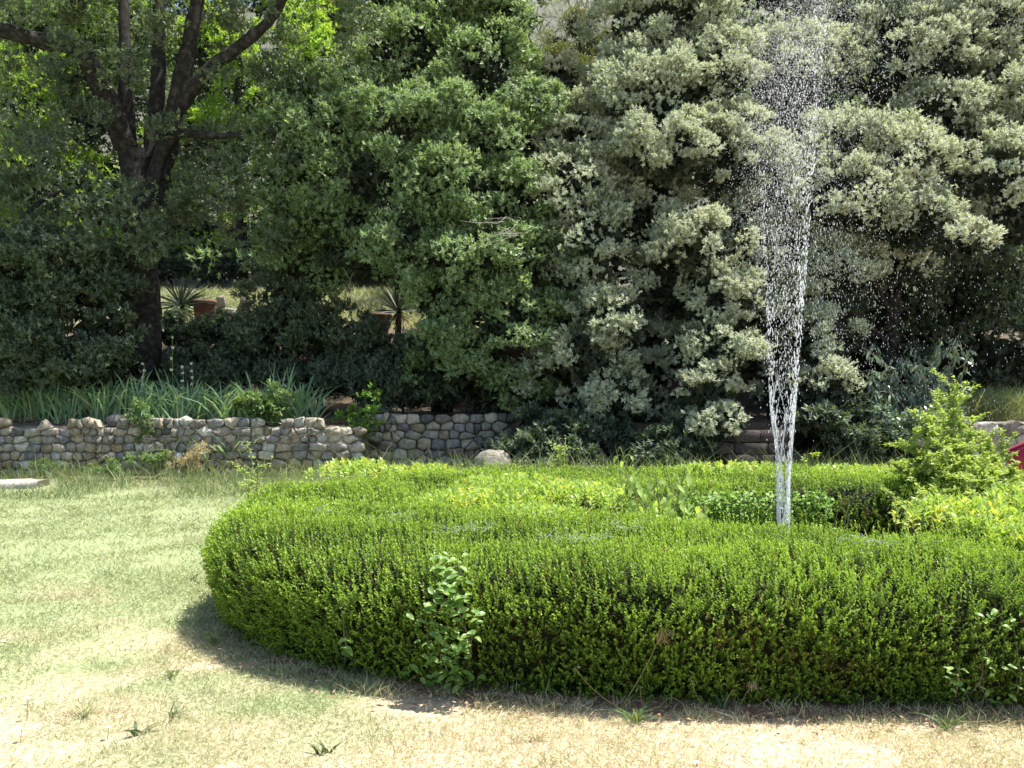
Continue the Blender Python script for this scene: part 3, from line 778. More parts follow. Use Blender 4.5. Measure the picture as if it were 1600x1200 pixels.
# --- dark holm oak behind on the right (shaded wood)
Cc = [blob(1450, 480, 19.6, 120, 70), blob(1560, 460, 19.2, 120, 90), blob(1500, 560, 19.2, 120, 70), blob(1380, 560, 19.6, 100, 80), blob(1620, 560, 18.6, 60, 100), blob(1200, 560, 19.6, 100, 100), blob(1060, 540, 20.0, 120, 80), blob(1520, 380, 20.2, 140, 80), blob(1180, 330, 20.4, 110, 110), blob(900, 640, 19.0, 120, 60),
      blob(780, 640, 18.4, 80, 60), blob(1000, 250, 20.6, 150, 120), blob(1320, 650, 18.4, 120, 45), blob(1460, 640, 17.8, 80, 40)]
g = ground_pt(1500, 20.2)
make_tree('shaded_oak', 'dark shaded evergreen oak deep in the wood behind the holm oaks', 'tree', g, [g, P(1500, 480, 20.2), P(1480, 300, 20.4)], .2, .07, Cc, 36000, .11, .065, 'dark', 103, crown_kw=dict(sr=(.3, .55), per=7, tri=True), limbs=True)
# --- green oak in the middle
Dd = [blob(640, 90, 18.4, 110, 70), blob(740, 120, 18.2, 100, 80), blob(800, 60, 18.6, 45, 60), blob(560, 160, 18.0, 80, 60), blob(650, 190, 17.3, 110, 60), blob(750, 220, 17.4, 90, 60), blob(830, 190, 18.0, 60, 80), blob(500, 220, 17.4, 100, 60),
      blob(590, 280, 17.0, 110, 60), blob(700, 300, 16.8, 90, 60), blob(790, 310, 17.2, 80, 60), blob(450, 300, 17.6, 80, 60), blob(520, 350, 17.4, 90, 50), blob(640, 370, 16.7, 100, 50), blob(740, 400, 16.6, 90, 60), blob(830, 400, 17.2, 70, 70),
      blob(560, 400, 17.6, 100, 40), blob(700, 480, 17.0, 70, 55), blob(790, 500, 16.7, 75, 70), blob(860, 520, 17.2, 60, 70), blob(740, 560, 17.0, 80, 45), blob(820, 590, 17.0, 60, 40), blob(660, 20, 18.8, 120, 60), blob(760, 20, 19.0, 90, 60), blob(600, -60, 19.2, 150, 60), blob(750, -70, 19.4, 140, 60), blob(500, 420, 18.2, 80, 30), blob(660, 440, 16.9, 60, 40), blob(700, 540, 16.8, 60, 45), blob(690, 590, 17.0, 60, 35), blob(480, 160, 17.8, 60, 50), blob(440, 390, 17.8, 60, 30)]
g = ground_pt(690, 18.4)
make_tree('green_oak', 'glossy green oak hanging over the terrace in the middle of the wood', 'tree', g, [g, P(690, 480, 18.4), P(680, 300, 18.5), P(690, 100, 18.8), P(690, -50, 19.0)], .22, .06, Dd, 215000, .072, .052, 'oak', 104, heart=.66,
          crown_kw=dict(sr=(.16, .40), per=6, up=.3, tri=True, follow=.6, twig=.08))
# --- big left oak with the forked dark limbs
Ee = [blob(60, 55, 18.4, 110, 60), blob(180, 40, 18.8, 90, 55), blob(330, 20, 18.6, 70, 40), blob(40, 150, 17.8, 110, 55), blob(20, 230, 16.4, 90, 70), blob(100, 260, 18.2, 80, 60), blob(230, 170, 18.9, 55, 60), blob(370, 230, 18.4, 60, 50), blob(310, 250, 18.4, 55, 40),
      blob(60, 330, 16.6, 110, 50), blob(180, 320, 16.8, 60, 40), blob(170, 370, 16.5, 90, 50), blob(330, 310, 17.2, 80, 45), blob(420, 250, 17.2, 70, 45), blob(420, 350, 17.6, 80, 45), blob(300, 370, 17.4, 80, 35), blob(460, 130, 18.0, 60, 60), blob(400, 70, 18.6, 60, 40), blob(120, 430, 16.8, 120, 60), blob(215, 110, 18.9, 50, 60),
      blob(100, -60, 16.5, 180, 70), blob(300, -70, 16.6, 160, 70), blob(450, -50, 17.0, 120, 50), blob(560, 40, 17.2, 50, 50), blob(205, 105, 16.8, 32, 24), blob(95, 95, 16.2, 38, 20), blob(270, 55, 16.9, 26, 24), blob(335, 125, 16.9, 30, 22), blob(150, 190, 17.0, 26, 26), blob(245, 215, 17.1, 30, 26), blob(20, 30, 16.2, 50, 24), blob(390, 30, 16.7, 40, 24), blob(80, -120, 17.8, 160, 60), blob(260, -120, 17.9, 130, 60), blob(410, -120, 17.8, 130, 60), blob(520, -90, 17.6, 90, 50), blob(20, 400, 17.2, 100, 60), blob(270, 330, 17.6, 60, 40), blob(110, 380, 17.6, 80, 50)]
g = ground_pt(222, 18.2); g2 = np.array(g)
def PL(*a): return [P(*q) for q in a]
fork = P(222, 235, 17.8)
left_limb = [P(196, 230, 17.8), P(165, 150, 17.4), P(125, 80, 17.0), P(60, 62, 16.6), P(-30, 40, 16.2)]
limbs_e = [(left_limb, .24, .12), (PL((200, 260, 17.9), (197, 160, 17.9), (195, 60, 18.0), (190, -60, 18.2)), .18, .09),
           (PL((235, 250, 17.9), (246, 150, 18.1), (249, 60, 18.2), (247, -80, 18.4)), .18, .10), (PL((232, 330, 17.8), (258, 240, 17.7), (285, 120, 17.6), (300, 50, 17.6), (318, -60, 17.6)), .24, .12),
           (PL((272, 180, 17.6), (320, 115, 17.4), (390, 60, 17.2), (430, 20, 17.1), (455, -40, 17.0)), .15, .08), (PL((238, 300, 17.6), (270, 215, 17.4), (340, 212, 17.0), (430, 205, 16.8), (520, 195, 16.6)), .10, .03),
           (PL((30, 345, 16.3), (60, 318, 16.5), (90, 302, 16.6), (120, 315, 16.8), (160, 350, 17.2)), .035, .06), (PL((150, 130, 17.3), (115, 120, 17.4), (110, 155, 17.2), (95, 175, 17.0)), .04, .02),
           (PL((350, 90, 17.3), (375, 95, 17.2), (378, 125, 17.2), (375, 150, 17.2)), .025, .01)]
make_tree('forked_oak', 'large dark trunked oak forking into several limbs above the irises', 'tree', g, [g2 + np.array([0, 0, -.2]), P(224, 520, 18.2), P(222, 430, 18.1), P(214, 330, 17.9), P(214, 235, 17.9)], .36, .30, Ee, 92000, .085, .06, 'dark', 105, heart=0,
          crown_kw=dict(sr=(.22, .45), per=6, up=.25, tint_base=.12, tri=True), extra_limbs=limbs_e, limbs=False)
# --- low dark shrubby oak at the left edge
Ff = [blob(60, 430, 16.4, 110, 60), blob(20, 500, 16.2, 80, 60), blob(130, 460, 16.7, 80, 60), blob(160, 520, 16.5, 60, 50), blob(60, 545, 16.1, 80, 50), blob(20, 585, 16.3, 60, 30), blob(120, 575, 16.3, 70, 35), blob(190, 440, 17.0, 45, 60), blob(-30, 450, 16.2, 60, 100), blob(180, 560, 16.5, 35, 30)]
g = ground_pt(90, 17.2)
make_tree('evergreen_oak_shrub', 'low dusky evergreen oak bush spreading above the iris bed at the left edge', 'shrub', g, [g, P(90, 560, 17.2), P(85, 470, 17.1)], .09, .05, Ff, 56000, .075, .052, 'dark', 106, crown_kw=dict(sr=(.18, .38), per=7, tint_base=.05, tri=True), limb_r=.04)
# --- ivy covered understorey below the pots
Gg = [blob(450, 470, 18.4, 60, 60), blob(480, 440, 18.8, 45, 45), blob(430, 530, 18.1, 70, 50), blob(510, 530, 18.0, 80, 55), blob(580, 550, 18.0, 70, 45), blob(650, 570, 18.0, 80, 40), blob(560, 590, 17.7, 120, 30), blob(690, 600, 17.8, 80, 30)]
g = ground_pt(500, 18.6)
make_tree('ivy_thicket', 'dark ivy covered thicket between the two terracotta pots', 'shrub', g, [g, P(500, 540, 18.6), P(490, 460, 18.6)], .07, .03, Gg, 36000, .08, .055, 'dark', 107, crown_kw=dict(sr=(.18, .36), per=6, up=.2, tri=True), limb_r=.03)
Hh = [blob(270, 520, 18.9, 40, 25), blob(330, 520, 18.9, 60, 28), blob(390, 530, 18.7, 50, 35), blob(350, 560, 18.5, 90, 25), blob(400, 575, 18.2, 60, 20)]
g = ground_pt(350, 18.9)
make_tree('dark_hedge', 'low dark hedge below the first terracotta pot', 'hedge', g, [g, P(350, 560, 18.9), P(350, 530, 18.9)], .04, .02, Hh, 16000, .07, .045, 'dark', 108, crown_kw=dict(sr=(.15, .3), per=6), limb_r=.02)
rngu = np.random.default_rng(118)
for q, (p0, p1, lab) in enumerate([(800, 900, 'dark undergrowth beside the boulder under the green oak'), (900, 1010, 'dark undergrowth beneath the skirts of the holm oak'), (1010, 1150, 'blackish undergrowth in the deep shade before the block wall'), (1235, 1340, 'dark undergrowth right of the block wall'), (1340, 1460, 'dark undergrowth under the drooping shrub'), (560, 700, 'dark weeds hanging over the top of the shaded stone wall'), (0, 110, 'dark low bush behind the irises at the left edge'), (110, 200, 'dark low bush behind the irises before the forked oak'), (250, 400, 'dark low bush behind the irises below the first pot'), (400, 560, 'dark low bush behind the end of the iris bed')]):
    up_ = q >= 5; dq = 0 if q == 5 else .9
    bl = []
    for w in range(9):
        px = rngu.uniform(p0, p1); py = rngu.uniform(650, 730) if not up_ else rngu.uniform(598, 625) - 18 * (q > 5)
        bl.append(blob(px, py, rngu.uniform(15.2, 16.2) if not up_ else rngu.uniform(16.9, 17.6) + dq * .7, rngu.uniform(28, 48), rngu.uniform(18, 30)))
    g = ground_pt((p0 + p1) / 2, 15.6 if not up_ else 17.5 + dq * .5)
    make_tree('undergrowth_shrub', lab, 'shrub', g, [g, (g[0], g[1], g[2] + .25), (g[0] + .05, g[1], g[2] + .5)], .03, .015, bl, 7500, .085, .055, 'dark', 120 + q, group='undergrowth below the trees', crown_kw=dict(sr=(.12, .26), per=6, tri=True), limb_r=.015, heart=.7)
# --- bright sunlit trees behind
Ii = [blob(60, 170, 29.0, 90, 80), blob(30, 280, 28.6, 80, 60), blob(130, 180, 29.0, 60, 80), blob(330, 230, 29.0, 90, 70), blob(420, 150, 29.0, 90, 90), blob(510, 110, 28.6, 70, 50), blob(470, 60, 29.5, 60, 50), blob(300, 370, 30.5, 60, 40), blob(260, 300, 29.0, 60, 60), blob(470, 290, 28.6, 70, 60), blob(500, 250, 28.6, 60, 40), blob(160, 300, 29.0, 60, 60), blob(390, 370, 30.8, 60, 30), blob(200, 80, 30.0, 90, 80), blob(330, 90, 30.0, 80, 80), blob(100, 60, 30.5, 120, 80), blob(20, 20, 30.5, 120, 80), blob(250, -20, 30.5, 140, 60), blob(430, -10, 31.0, 90, 50), blob(180, 400, 28.6, 60, 40), blob(60, 390, 28.6, 90, 60)]
g = ground_pt(380, 29.4)
make_tree('bright_leaved_tree', 'sunlit yellow green tree behind the forked oak', 'tree', g, [g, P(380, 430, 29.4), P(370, 250, 29.4), P(370, 80, 29.4)], .22, .06, Ii, 48000, .15, .09, 'bright', 109, crown_kw=dict(sr=(.4, .75), per=6, tri=True))
Jj = [blob(560, 260, 28.6, 90, 70), blob(640, 330, 28.6, 100, 70), blob(730, 300, 29.0, 100, 80), blob(830, 260, 29.0, 80, 80), blob(580, 150, 28.6, 90, 50), blob(690, 200, 29.0, 100, 80), blob(520, 330, 30.0, 80, 50), blob(770, 190, 30, 50, 50), blob(340, 420, 28.0, 90, 32), blob(240, 420, 28.0, 80, 32), blob(460, 420, 28.0, 80, 35), blob(560, 410, 28.0, 80, 35), blob(660, 410, 28.0, 80, 35), blob(120, 300, 32.0, 180, 120), blob(60, 120, 33.0, 160, 110), blob(300, 200, 32.5, 170, 130), blob(480, 350, 30.0, 120, 50), blob(640, 420, 30.0, 120, 30), blob(800, 400, 29.0, 100, 60), blob(700, 90, 30.0, 110, 60)]
g = ground_pt(690, 29.8)
make_tree('dense_background_tree', 'dense dark green tree standing behind the green oak', 'tree', g, [g, P(690, 430, 29.8), P(690, 250, 29.8)], .22, .08, Jj, 36000, .18, .11, 'oak', 110, crown_kw=dict(sr=(.4, .75), per=6, tri=True))
Kk = [blob(960, 330, 24.5, 160, 120), blob(1180, 250, 25, 150, 130), blob(1400, 300, 25, 180, 130), blob(1560, 250, 25, 130, 140), blob(1080, 480, 24, 180, 100), blob(1350, 500, 24, 200, 100), blob(1560, 480, 24, 120, 110), blob(1100, 100, 26, 120, 90), blob(1300, 60, 26.5, 150, 100), blob(1520, 60, 26.5, 150, 100), blob(800, 480, 24.5, 110, 80), blob(900, 460, 24, 110, 80), blob(940, 560, 23.5, 140, 70), blob(780, 570, 24, 120, 60), blob(1200, 380, 24, 150, 100), blob(1020, 380, 24, 120, 100), blob(900, 230, 26, 60, 60), blob(1340, 150, 25, 100, 80), blob(760, 170, 26, 110, 70), blob(1480, 390, 24.4, 150, 100)]
g = ground_pt(1240, 25.0)
make_tree('dense_background_tree', 'deep shaded tree closing the gaps behind the water jet', 'tree', g, [g, P(1240, 430, 25), P(1240, 200, 25)], .24, .08, Kk, 28000, .20, .13, 'dark', 111, crown_kw=dict(sr=(.45, .85), per=6, tri=True))
# --- pines on the far hillside
pine_lab = ['yellowish pine on the hillside between the green oak and the holm oak', 'far pine rising above the bright tree', 'far pine behind the top of the green oak', 'far pine just above the brownish oak spray', 'far pine above the holm oak crown']
for q, (px, py, d, r) in enumerate([(905, 70, 38, 55), (520, 20, 42, 35), (760, 10, 44, 50), (880, 120, 36, 45), (1000, 10, 44, 45)]):
    c = P(px, py, d); zg = float(hz(c[0], c[1]))
    bl = [blob(px + dx * r, py + dy * r, d, r * .55, r * .4) for dx, dy in ((0, -.5), (-.6, .1), (.6, 0), (0, .4), (-.3, .9), (.4, .8))]
    make_tree('pine_tree', pine_lab[q], 'tree', (c[0], c[1], zg), [(c[0], c[1], zg - .3), (c[0] + .1, c[1], (zg + c[2]) / 2), (c[0], c[1], c[2] + .5)], .14, .05, bl, 5200, .22, .035, 'pine', 200 + q, group='pines on the hillside', crown_kw=dict(sr=(.4, .8), per=6, spread=.9), limb_r=.05)
# scrub on the hillside
mb = MB(); rng = np.random.default_rng(66)
k = 9000; x = rng.uniform(-28, 24, k); y = rng.uniform(30, 58, k); z = hz(x, y)
ax = nrmz(rng.normal(size=(k, 3)) * .6 + np.array([0, -.2, 1]))
leaf_quads(mb, np.stack([x, y, z - .1], -1), ax, rng.normal(size=(k, 3)), rng.uniform(.5, 1.5, k), rng.uniform(.05, .14, k), .1, rng.random(k), rng.random(k))
M['scrub'] = leaf_mat('dry_scrub', (.14, .14, .105), (.27, .265, .19), (.27, .30, .12), (1, 1, 1), .2, .8, .1)
tag(part('hillside_scrub', mb, M['scrub']), 'greyish dry scrub covering the far hillside', 'scrub', kind='stuff')

# --- drooping leaved shrub by the jet, right
rng = np.random.default_rng(300)
g = ground_pt(1440, 16.2)
root = thing('drooping_shrub', g, 'shrub with long drooping leaves under the holm oak near the right stone wall', 'shrub')
mb = MB(); mbl = MB()
for q in range(46):
    a = np.array(g) + np.array([rng.normal(0, .2), rng.normal(0, .2), 0])
    e = P(rng.uniform(1340, 1530), rng.uniform(520, 660), rng.uniform(15.2, 16.4))
    mid = (a + e) / 2 + np.array([0, 0, rng.uniform(.2, .6)])
    c = catmull([a, mid, e], 10); tube(mb, [a, mid, e], .014, .004, 4, 6)
    k = 26; ti = rng.uniform(.45, 1, k); pos = c[(ti * (len(c) - 1)).astype(int)] + rng.normal(0, .03, (k, 3))
    ax = np.stack([rng.normal(0, .6, k), rng.normal(-.2, .5, k), -np.abs(rng.normal(.9, .3, k))], -1)
    leaf_quads(mbl, pos, ax, rng.normal(size=(k, 3)) + np.array([0, -.8, .5]), rng.uniform(.12, .2, k), rng.uniform(.035, .055, k), .12, rng.uniform(.2, 1, k), rng.uniform(0, .1, k))
M['droop'] = leaf_mat('drooping_leaf', (.09, .14, .09), (.22, .29, .20), (.2, .3, .1), (1.2, 1.4, .7), .25, .3, .7)
part('stems', mb, M['twig'], root, kind='stuff'); part('foliage', mbl, M['droop'], root, kind='stuff')

# ------------------------------------------------------------------ bare grey twigs hanging in the trees
twl = ['pale dead branch sticking out of the green oak', 'bare grey twigs hanging below the forked oak', 'bare hanging twigs beside the ivy thicket', 'leafless grey twigs inside the forked oak crown']
for q, (px, py, d, n, s, dr) in enumerate([(800, 360, 16.0, 16, 38, (-1, .1)), (395, 375, 17.6, 5, 40, (.1, 1)), (545, 420, 17.4, 5, 45, (.1, 1))]):
    rng = np.random.default_rng(400 + q); c = P(px, py, d); mb = MB()
    for w in range(n):
        a = c + rng.normal(0, .12, 3); k = d / F
        e = a + np.array([dr[0] * s * k + rng.normal(0, s * .5 * k), rng.normal(0, .15), -dr[1] * s * k + rng.normal(0, s * .35 * k)])
        tube(mb, [a, (a + e) / 2 + rng.normal(0, .08, 3), e], .006, .002, 4, 4)
    o = part('dead_branch', mb, M['deadwood']); tag(o, twl[q], 'branch', 'bare twigs in the trees')

# ------------------------------------------------------------------ irises on the first terrace
def sword_leaf(mb, rng, base, az, lean, L, W, rnd, tint, bend=.5):
    k = 5; t = np.linspace(0, 1, k)
    out = np.array([math.cos(az), math.sin(az), 0.]); sd = np.array([-math.sin(az), math.cos(az), 0.])
    yaw = rng.uniform(0, math.pi); sd = nrmz(sd * math.cos(yaw) + out * math.sin(yaw))
    pc = np.array(base) + out * (L * (lean * t + bend * lean * t ** 2.5))[:, None] + np.array([0, 0, 1.]) * (L * (t - .35 * (lean + bend * .6) * t ** 3))[:, None]
    w = W * np.array([.8, 1.0, .95, .7, .06])
    v = np.stack([pc - sd * w[:, None] / 2, pc + sd * w[:, None] / 2], 1).reshape(-1, 3)
    f = np.array([[2 * a, 2 * a + 1, 2 * a + 3, 2 * a + 2] for a in range(k - 1)])
    mb.add(v, f, rnd, tint)
def iris_mesh(seed, n=38, L=.86, W=.036, spread=.24, lean=(.05, .75)):
    rng = np.random.default_rng(seed); mb = MB()
    for q in range(n):
        a = rng.uniform(0, 6.28); r = rng.random() ** .5 * spread
        sword_leaf(mb, rng, (r * math.cos(a), r * math.sin(a), -.02), rng.uniform(0, 6.28), rng.uniform(*lean), L * rng.uniform(.6, 1.15), W * rng.uniform(.7, 1.1), rng.random(), float(rng.random() < .12) * rng.uniform(.3, 1), rng.uniform(.1, 1.3))
    return mb.mesh('iris_clump')
im = [iris_mesh(s) for s in range(500, 508)]
for me in im: me.materials.append(M['iris'])
rng = np.random.default_rng(510)
spots = []
for row, (d, py) in enumerate(((15.85, 0), (16.3, 0), (16.8, 0))):
    px = -30 + row * 9
    while px < 500 - row * 10:
        if not (row == 0 and (95 < px < 160 or 205 < px < 240)): spots.append((px + rng.normal(0, 4), d + rng.normal(0, .1)))
        px += rng.uniform(16, 30)
for q, (px, d) in enumerate(spots):
    g = ground_pt(px, d)
    o = link('iris_clump', im[q % 8]); o.location = g; s = rng.uniform(.8, 1.2); o.scale = (s, s, s * rng.uniform(.9, 1.1)); o.rotation_euler = (0, 0, rng.uniform(0, 6.28))
    tag(o, 'clump of sword leaved irises in the bed above the long stone wall', 'iris', 'irises above the stone wall')
print('iris', len(spots))
for q, (px, d, L, n, lab) in enumerate([(590, 14.2, .42, 22, 'blue green iris clump in front of the shaded stone wall'), (470, 15.75, .40, 8, 'small bent iris clump hanging over the wall stones'), (650, 15.2, .5, 20, 'tall dark iris clump at the foot of the shaded wall')]):
    g = ground_pt(px, d); me = iris_mesh(530 + q, n, L, .036, .2, (.2, .9)); me.materials.append(M['blueiris'] if q == 0 else M['iris'])
    o = link('iris_clump', me); o.location = g; tag(o, lab, 'iris')
# dry litter under the irises on top of the wall
mb = MB(); rng = np.random.default_rng(520); k = 2600
px = rng.uniform(0, 540, k); d = rng.uniform(15.62, 16.2, k); x = (px - 800) / F * d
ax = rng.normal(size=(k, 3)); ax[:, 2] = np.abs(ax[:, 2]) * .25; ax[:, 1] -= .3
leaf_quads(mb, np.stack([x, d, th(x, d) + rng.random(k) * .06], -1), ax, rng.normal(size=(k, 3)), rng.uniform(.06, .16, k), rng.uniform(.008, .02, k), .2, rng.random(k), rng.random(k))
tag(part('dead_iris_leaves', mb, M['fallen']), 'dry brown iris leaves littering the top of the long stone wall', 'leaves', kind='stuff')
# seed heads above the irises
fl = ['tallest pale seed stalk above the irises', 'short pale seed stalk nearest the forked oak trunk', 'pale seed stalk second in the row above the irises', 'pale seed stalk at the far end of the row above the irises']
for q, (px, pt, d) in enumerate([(267, 527, 16.6), (223, 567, 16.4), (284, 573, 16.5), (298, 567, 16.5)]):
    rng = np.random.default_rng(540 + q); g = np.array(ground_pt(px, d)); t = P(px + 2, pt, d)
    root = thing('seed_stalk', g, fl[q], 'flower', 'seed stalks above the irises')
    mb = MB(); tube(mb, [g, (g + t) / 2 + np.array([.02, 0, 0]), t], .006, .004, 5, 4); part('stem', mb, M['stem'], root)
    for w in range(4):
        c = g + (t - g) * (1 - w * .13) + rng.normal(0, .012, 3); mb = MB()
        for z0 in range(3):
            a = rng.normal(size=(4, 3)); leaf_quads(mb, np.repeat(c[None], 4, 0) - nrmz(a) * .015, a, rng.normal(size=(4, 3)), .05, .035, .2)
        part('seed_head', mb, M['petal'], root)

# ------------------------------------------------------------------ yuccas and terracotta pots
def lathe(mb, c, prof, k=24):
    ang = np.linspace(0, 2 * math.pi, k, endpoint=False)
    v = np.array([[(c[0] + r * math.cos(a), c[1] + r * math.sin(a), c[2] + z) for a in ang] for r, z in prof]); m = len(prof)
    i, j = np.meshgrid(np.arange(m - 1), np.arange(k), indexing='ij'); j2 = (j + 1) % k
    mb.add(v.reshape(-1, 3), np.stack([i * k + j, i * k + j2, (i + 1) * k + j2, (i + 1) * k + j], -1).reshape(-1, 4))
for q, (px, ptop, d, wpx, lab) in enumerate([(319, 469, 20.6, 38, 'terracotta pot on the sunny terrace beside the spiky yucca'), (592, 490, 20.4, 40, 'terracotta pot half hidden by leaves in the second gap of the wood')]):
    t = P(px, ptop, d); r = wpx / F * d / 2; h = .62; g = (t[0], d, t[2] - h)
    root = thing('terracotta_pot', g, lab, 'pot', 'terracotta pots')
    mb = MB(); lathe(mb, g, [(0.0, .0), (r * .62, 0), (r * .70, .1), (r * .82, h * .6), (r * .86, h * .84), (r * .87, h * .86)]); part('body', mb, M['terracotta'], root, smooth=True)
    mb = MB(); lathe(mb, g, [(r * .86, h * .85), (r * .99, h * .86), (r * 1.02, h * .93), (r * .98, h), (r * .88, h), (r * .84, h * .9), (.0, h * .88)]); part('rim', mb, M['terracotta'], root, smooth=True)
for q, (px, py, d, R, lab) in enumerate([(283, 478, 20.4, .78, 'spiky dark yucca beside the first terracotta pot'), (622, 486, 20.6, .75, 'spiky dark yucca half hidden behind leaves above the second pot')]):
    c = P(px, py, d); rng = np.random.default_rng(600 + q); zg = float(th(c[0], d))
    root = thing('yucca', (c[0], d, zg), lab, 'yucca', 'yuccas on the upper terrace')
    mb = MB(); tube(mb, [(c[0], d, zg), (c[0] + .02, d, c[2])], .08, .06, 8, 4); part('stem', mb, M['bark'], root)
    mb = MB(); mbd = MB()
    for w in range(110):
        u = nrmz(rng.normal(size=3) + np.array([0, 0, .5]))
        if u[2] < -.2: continue
        L = R * rng.uniform(.75, 1.1); sd = nrmz(np.cross(u, rng.normal(size=3)))
        a = c + u * .04
        v = np.array([a - sd * .014, a + sd * .014, a + u * L * .5 + sd * .019, a + u * L * .5 - sd * .019, a + u * L + np.array([0, 0, -.08 * L])])
        mb.add(v, np.array([[0, 1, 2, 3]]), rng.random()); mb.f.append(np.array([[3, 2, 4]]) + mb.n - 5)
        u = nrmz(np.array([rng.normal(), rng.normal(), -1.1])); L = R * rng.uniform(.4, .75); sd = nrmz(np.cross(u, rng.normal(size=3)))
        leaf_quads(mbd, (c + u * .05)[None], u[None], rng.normal(size=(1, 3)), L, .022, .1, np.array([rng.random()]), np.array([.9]))
    part('leaves', mb, M['yucca'], root); part('dead_leaf_skirt', mbd, M['yucca'], root)

# sunny bank grass on the upper terrace
mb = MB(); rng = np.random.default_rng(610); k = 15000
px = rng.uniform(200, 760, k); d = rng.uniform(22.6, 27.2, k); x = (px - 800) / F * d
blades(rng, mb, x, d, rng.uniform(.12, .42, k), rng.uniform(.012, .025, k), np.clip(rng.normal(.35, .3, k) + .25 * (d < 23.6), 0, 1), .6)
tag(part('bank_grass', mb, M['grass']), 'sunlit shaggy grass on the upper terrace bank behind the pots', 'grass', kind='stuff')

# ------------------------------------------------------------------ plants on and in front of the walls
def small_shrub(name, label, c, g, r, n, L, W, mat, seed, group=None, stems=6, droop=0., up=.5, tint=0.):
    rng = np.random.default_rng(seed); root = thing(name, g, label, 'plant', group)
    for q in range(stems):
        mb = MB(); e = np.array(c) + rng.normal(size=3) * np.array(r) * .5
        tube(mb, [g, (np.array(g) + e) / 2 + rng.normal(0, .03, 3), e], .008, .003, 4, 4)
        part('stem', mb, M['stem'], root)
    bl = [(c[0] + rng.normal(0, r[0] * .45), c[1] + rng.normal(0, r[1] * .4), c[2] + rng.normal(0, r[2] * .45), r[0] * .55, r[1] * .55, r[2] * .55) for q in range(5)]
    mbl, _, _ = crown(rng, bl, n, L, W, sr=(r[0] * .2, r[0] * .4), per=5, up=up, droop=droop, tint_base=tint, twig=L * .8)
    part('foliage', mbl, M[mat], root, kind='stuff')
    return root
for args in [('wall_plant', 'green weed growing from the face of the long stone wall', (228, 680, 15.35), (.32, .12, .45), 1500, .055, .025, 'weed', 700),
             ('wall_tuft', 'grey green tuft at the foot of the long stone wall', (72, 730, 14.9), (.22, .15, .18), 700, .07, .014, 'weed', 701),
             ('dry_bush', 'brown dried bush before the middle of the long stone wall', (300, 716, 14.7), (.32, .2, .30), 1500, .05, .012, 'drygrass', 702),
             ('leafy_bush', 'leafy green peony bush with faded flowers at the wall top', (400, 632, 15.7), (.55, .3, .35), 2600, .09, .038, 'weed', 703),
             ('ivy_patch', 'dark ivy patch hanging where the two stone walls meet', (562, 655, 15.9), (.32, .2, .55), 1700, .06, .04, 'ivy', 704),
             ('low_weed', 'bushy dark weed at the wall foot beside the lawn', (190, 738, 14.5), (.32, .2, .16), 1000, .06, .024, 'weed', 705),
             ('low_weed', 'round blue green weed under the green wall plant', (245, 722, 14.9), (.25, .18, .16), 800, .055, .022, 'weed', 706),
             ('grey_shrub', 'small grey leaved shrub in shade left of the pale stone wall', (1415, 665, 15.0), (.5, .3, .38), 2200, .07, .035, 'droop', 707)]:
    nm, lab, (px, py, d), r, n, L, W, mt, sd = args
    c = P(px, py, d); g = (c[0], d + (.1 if d > 15.2 else 0), float(th(c[0], d)) if c[2] - r[2] < .4 else c[2] - r[2])
    small_shrub(nm, lab, c, g, r, n, L, W, mt, sd)
# dry grass above the right wall
mb = MB(); rng = np.random.default_rng(720); k = 5000
px = rng.uniform(1440, 1660, k); d = rng.uniform(15.4, 17.6, k); x = (px - 800) / F * d
blades(rng, mb, x, d, rng.uniform(.2, .75, k), rng.uniform(.008, .018, k), np.clip(1.1 - (d - 15.4) * .7 + rng.normal(0, .25, k), 0, 1), .45)
tag(part('terrace_grass', mb, M['shadegrass']), 'long grass with a dry brown fringe above the pale stone wall', 'grass', kind='stuff')

# ------------------------------------------------------------------ red panel at the right edge
a, b, c_ = P(1562, 712, 12.2), P(1640, 683, 12.2), P(1640, 745, 12.2)
root = thing('red_panel', (b[0], 12.2, 0), 'dark red sloping painted panel showing beyond the hedge at the right edge', 'panel')
mb = MB()
pts = np.array([[a[0], 0, a[2]], [b[0], 0, b[2]], [b[0] + .5, 0, b[2] - .02], [b[0] + .5, 0, .0], [b[0] - .15, 0, .0], [a[0] + .25, 0, a[2] - .16]])
for yy, sc in ((12.2, 1), (12.32, 1)):
    q = pts.copy(); q[:, 1] = yy; mb.v.append(q); mb.a.append(np.full(6, .5)); mb.b.append(np.zeros(6))
mb.n = 12
mb.f.append(np.array([[5, 4, 3, 2, 1, 0]])); mb.f.append(np.array([[6, 7, 8, 9, 10, 11]])); mb.f.append(np.array([[k, (k + 1) % 6, (k + 1) % 6 + 6, k + 6] for k in range(6)]))
part('side', mb, M['red'], root)
mb = MB(); tube(mb, [a + np.array([-.01, .06, .005]), b + np.array([0, .06, .012]), b + np.array([.5, .06, -.01])], .03, .03, 8, 6); part('rim', mb, M['red'], root, smooth=True)

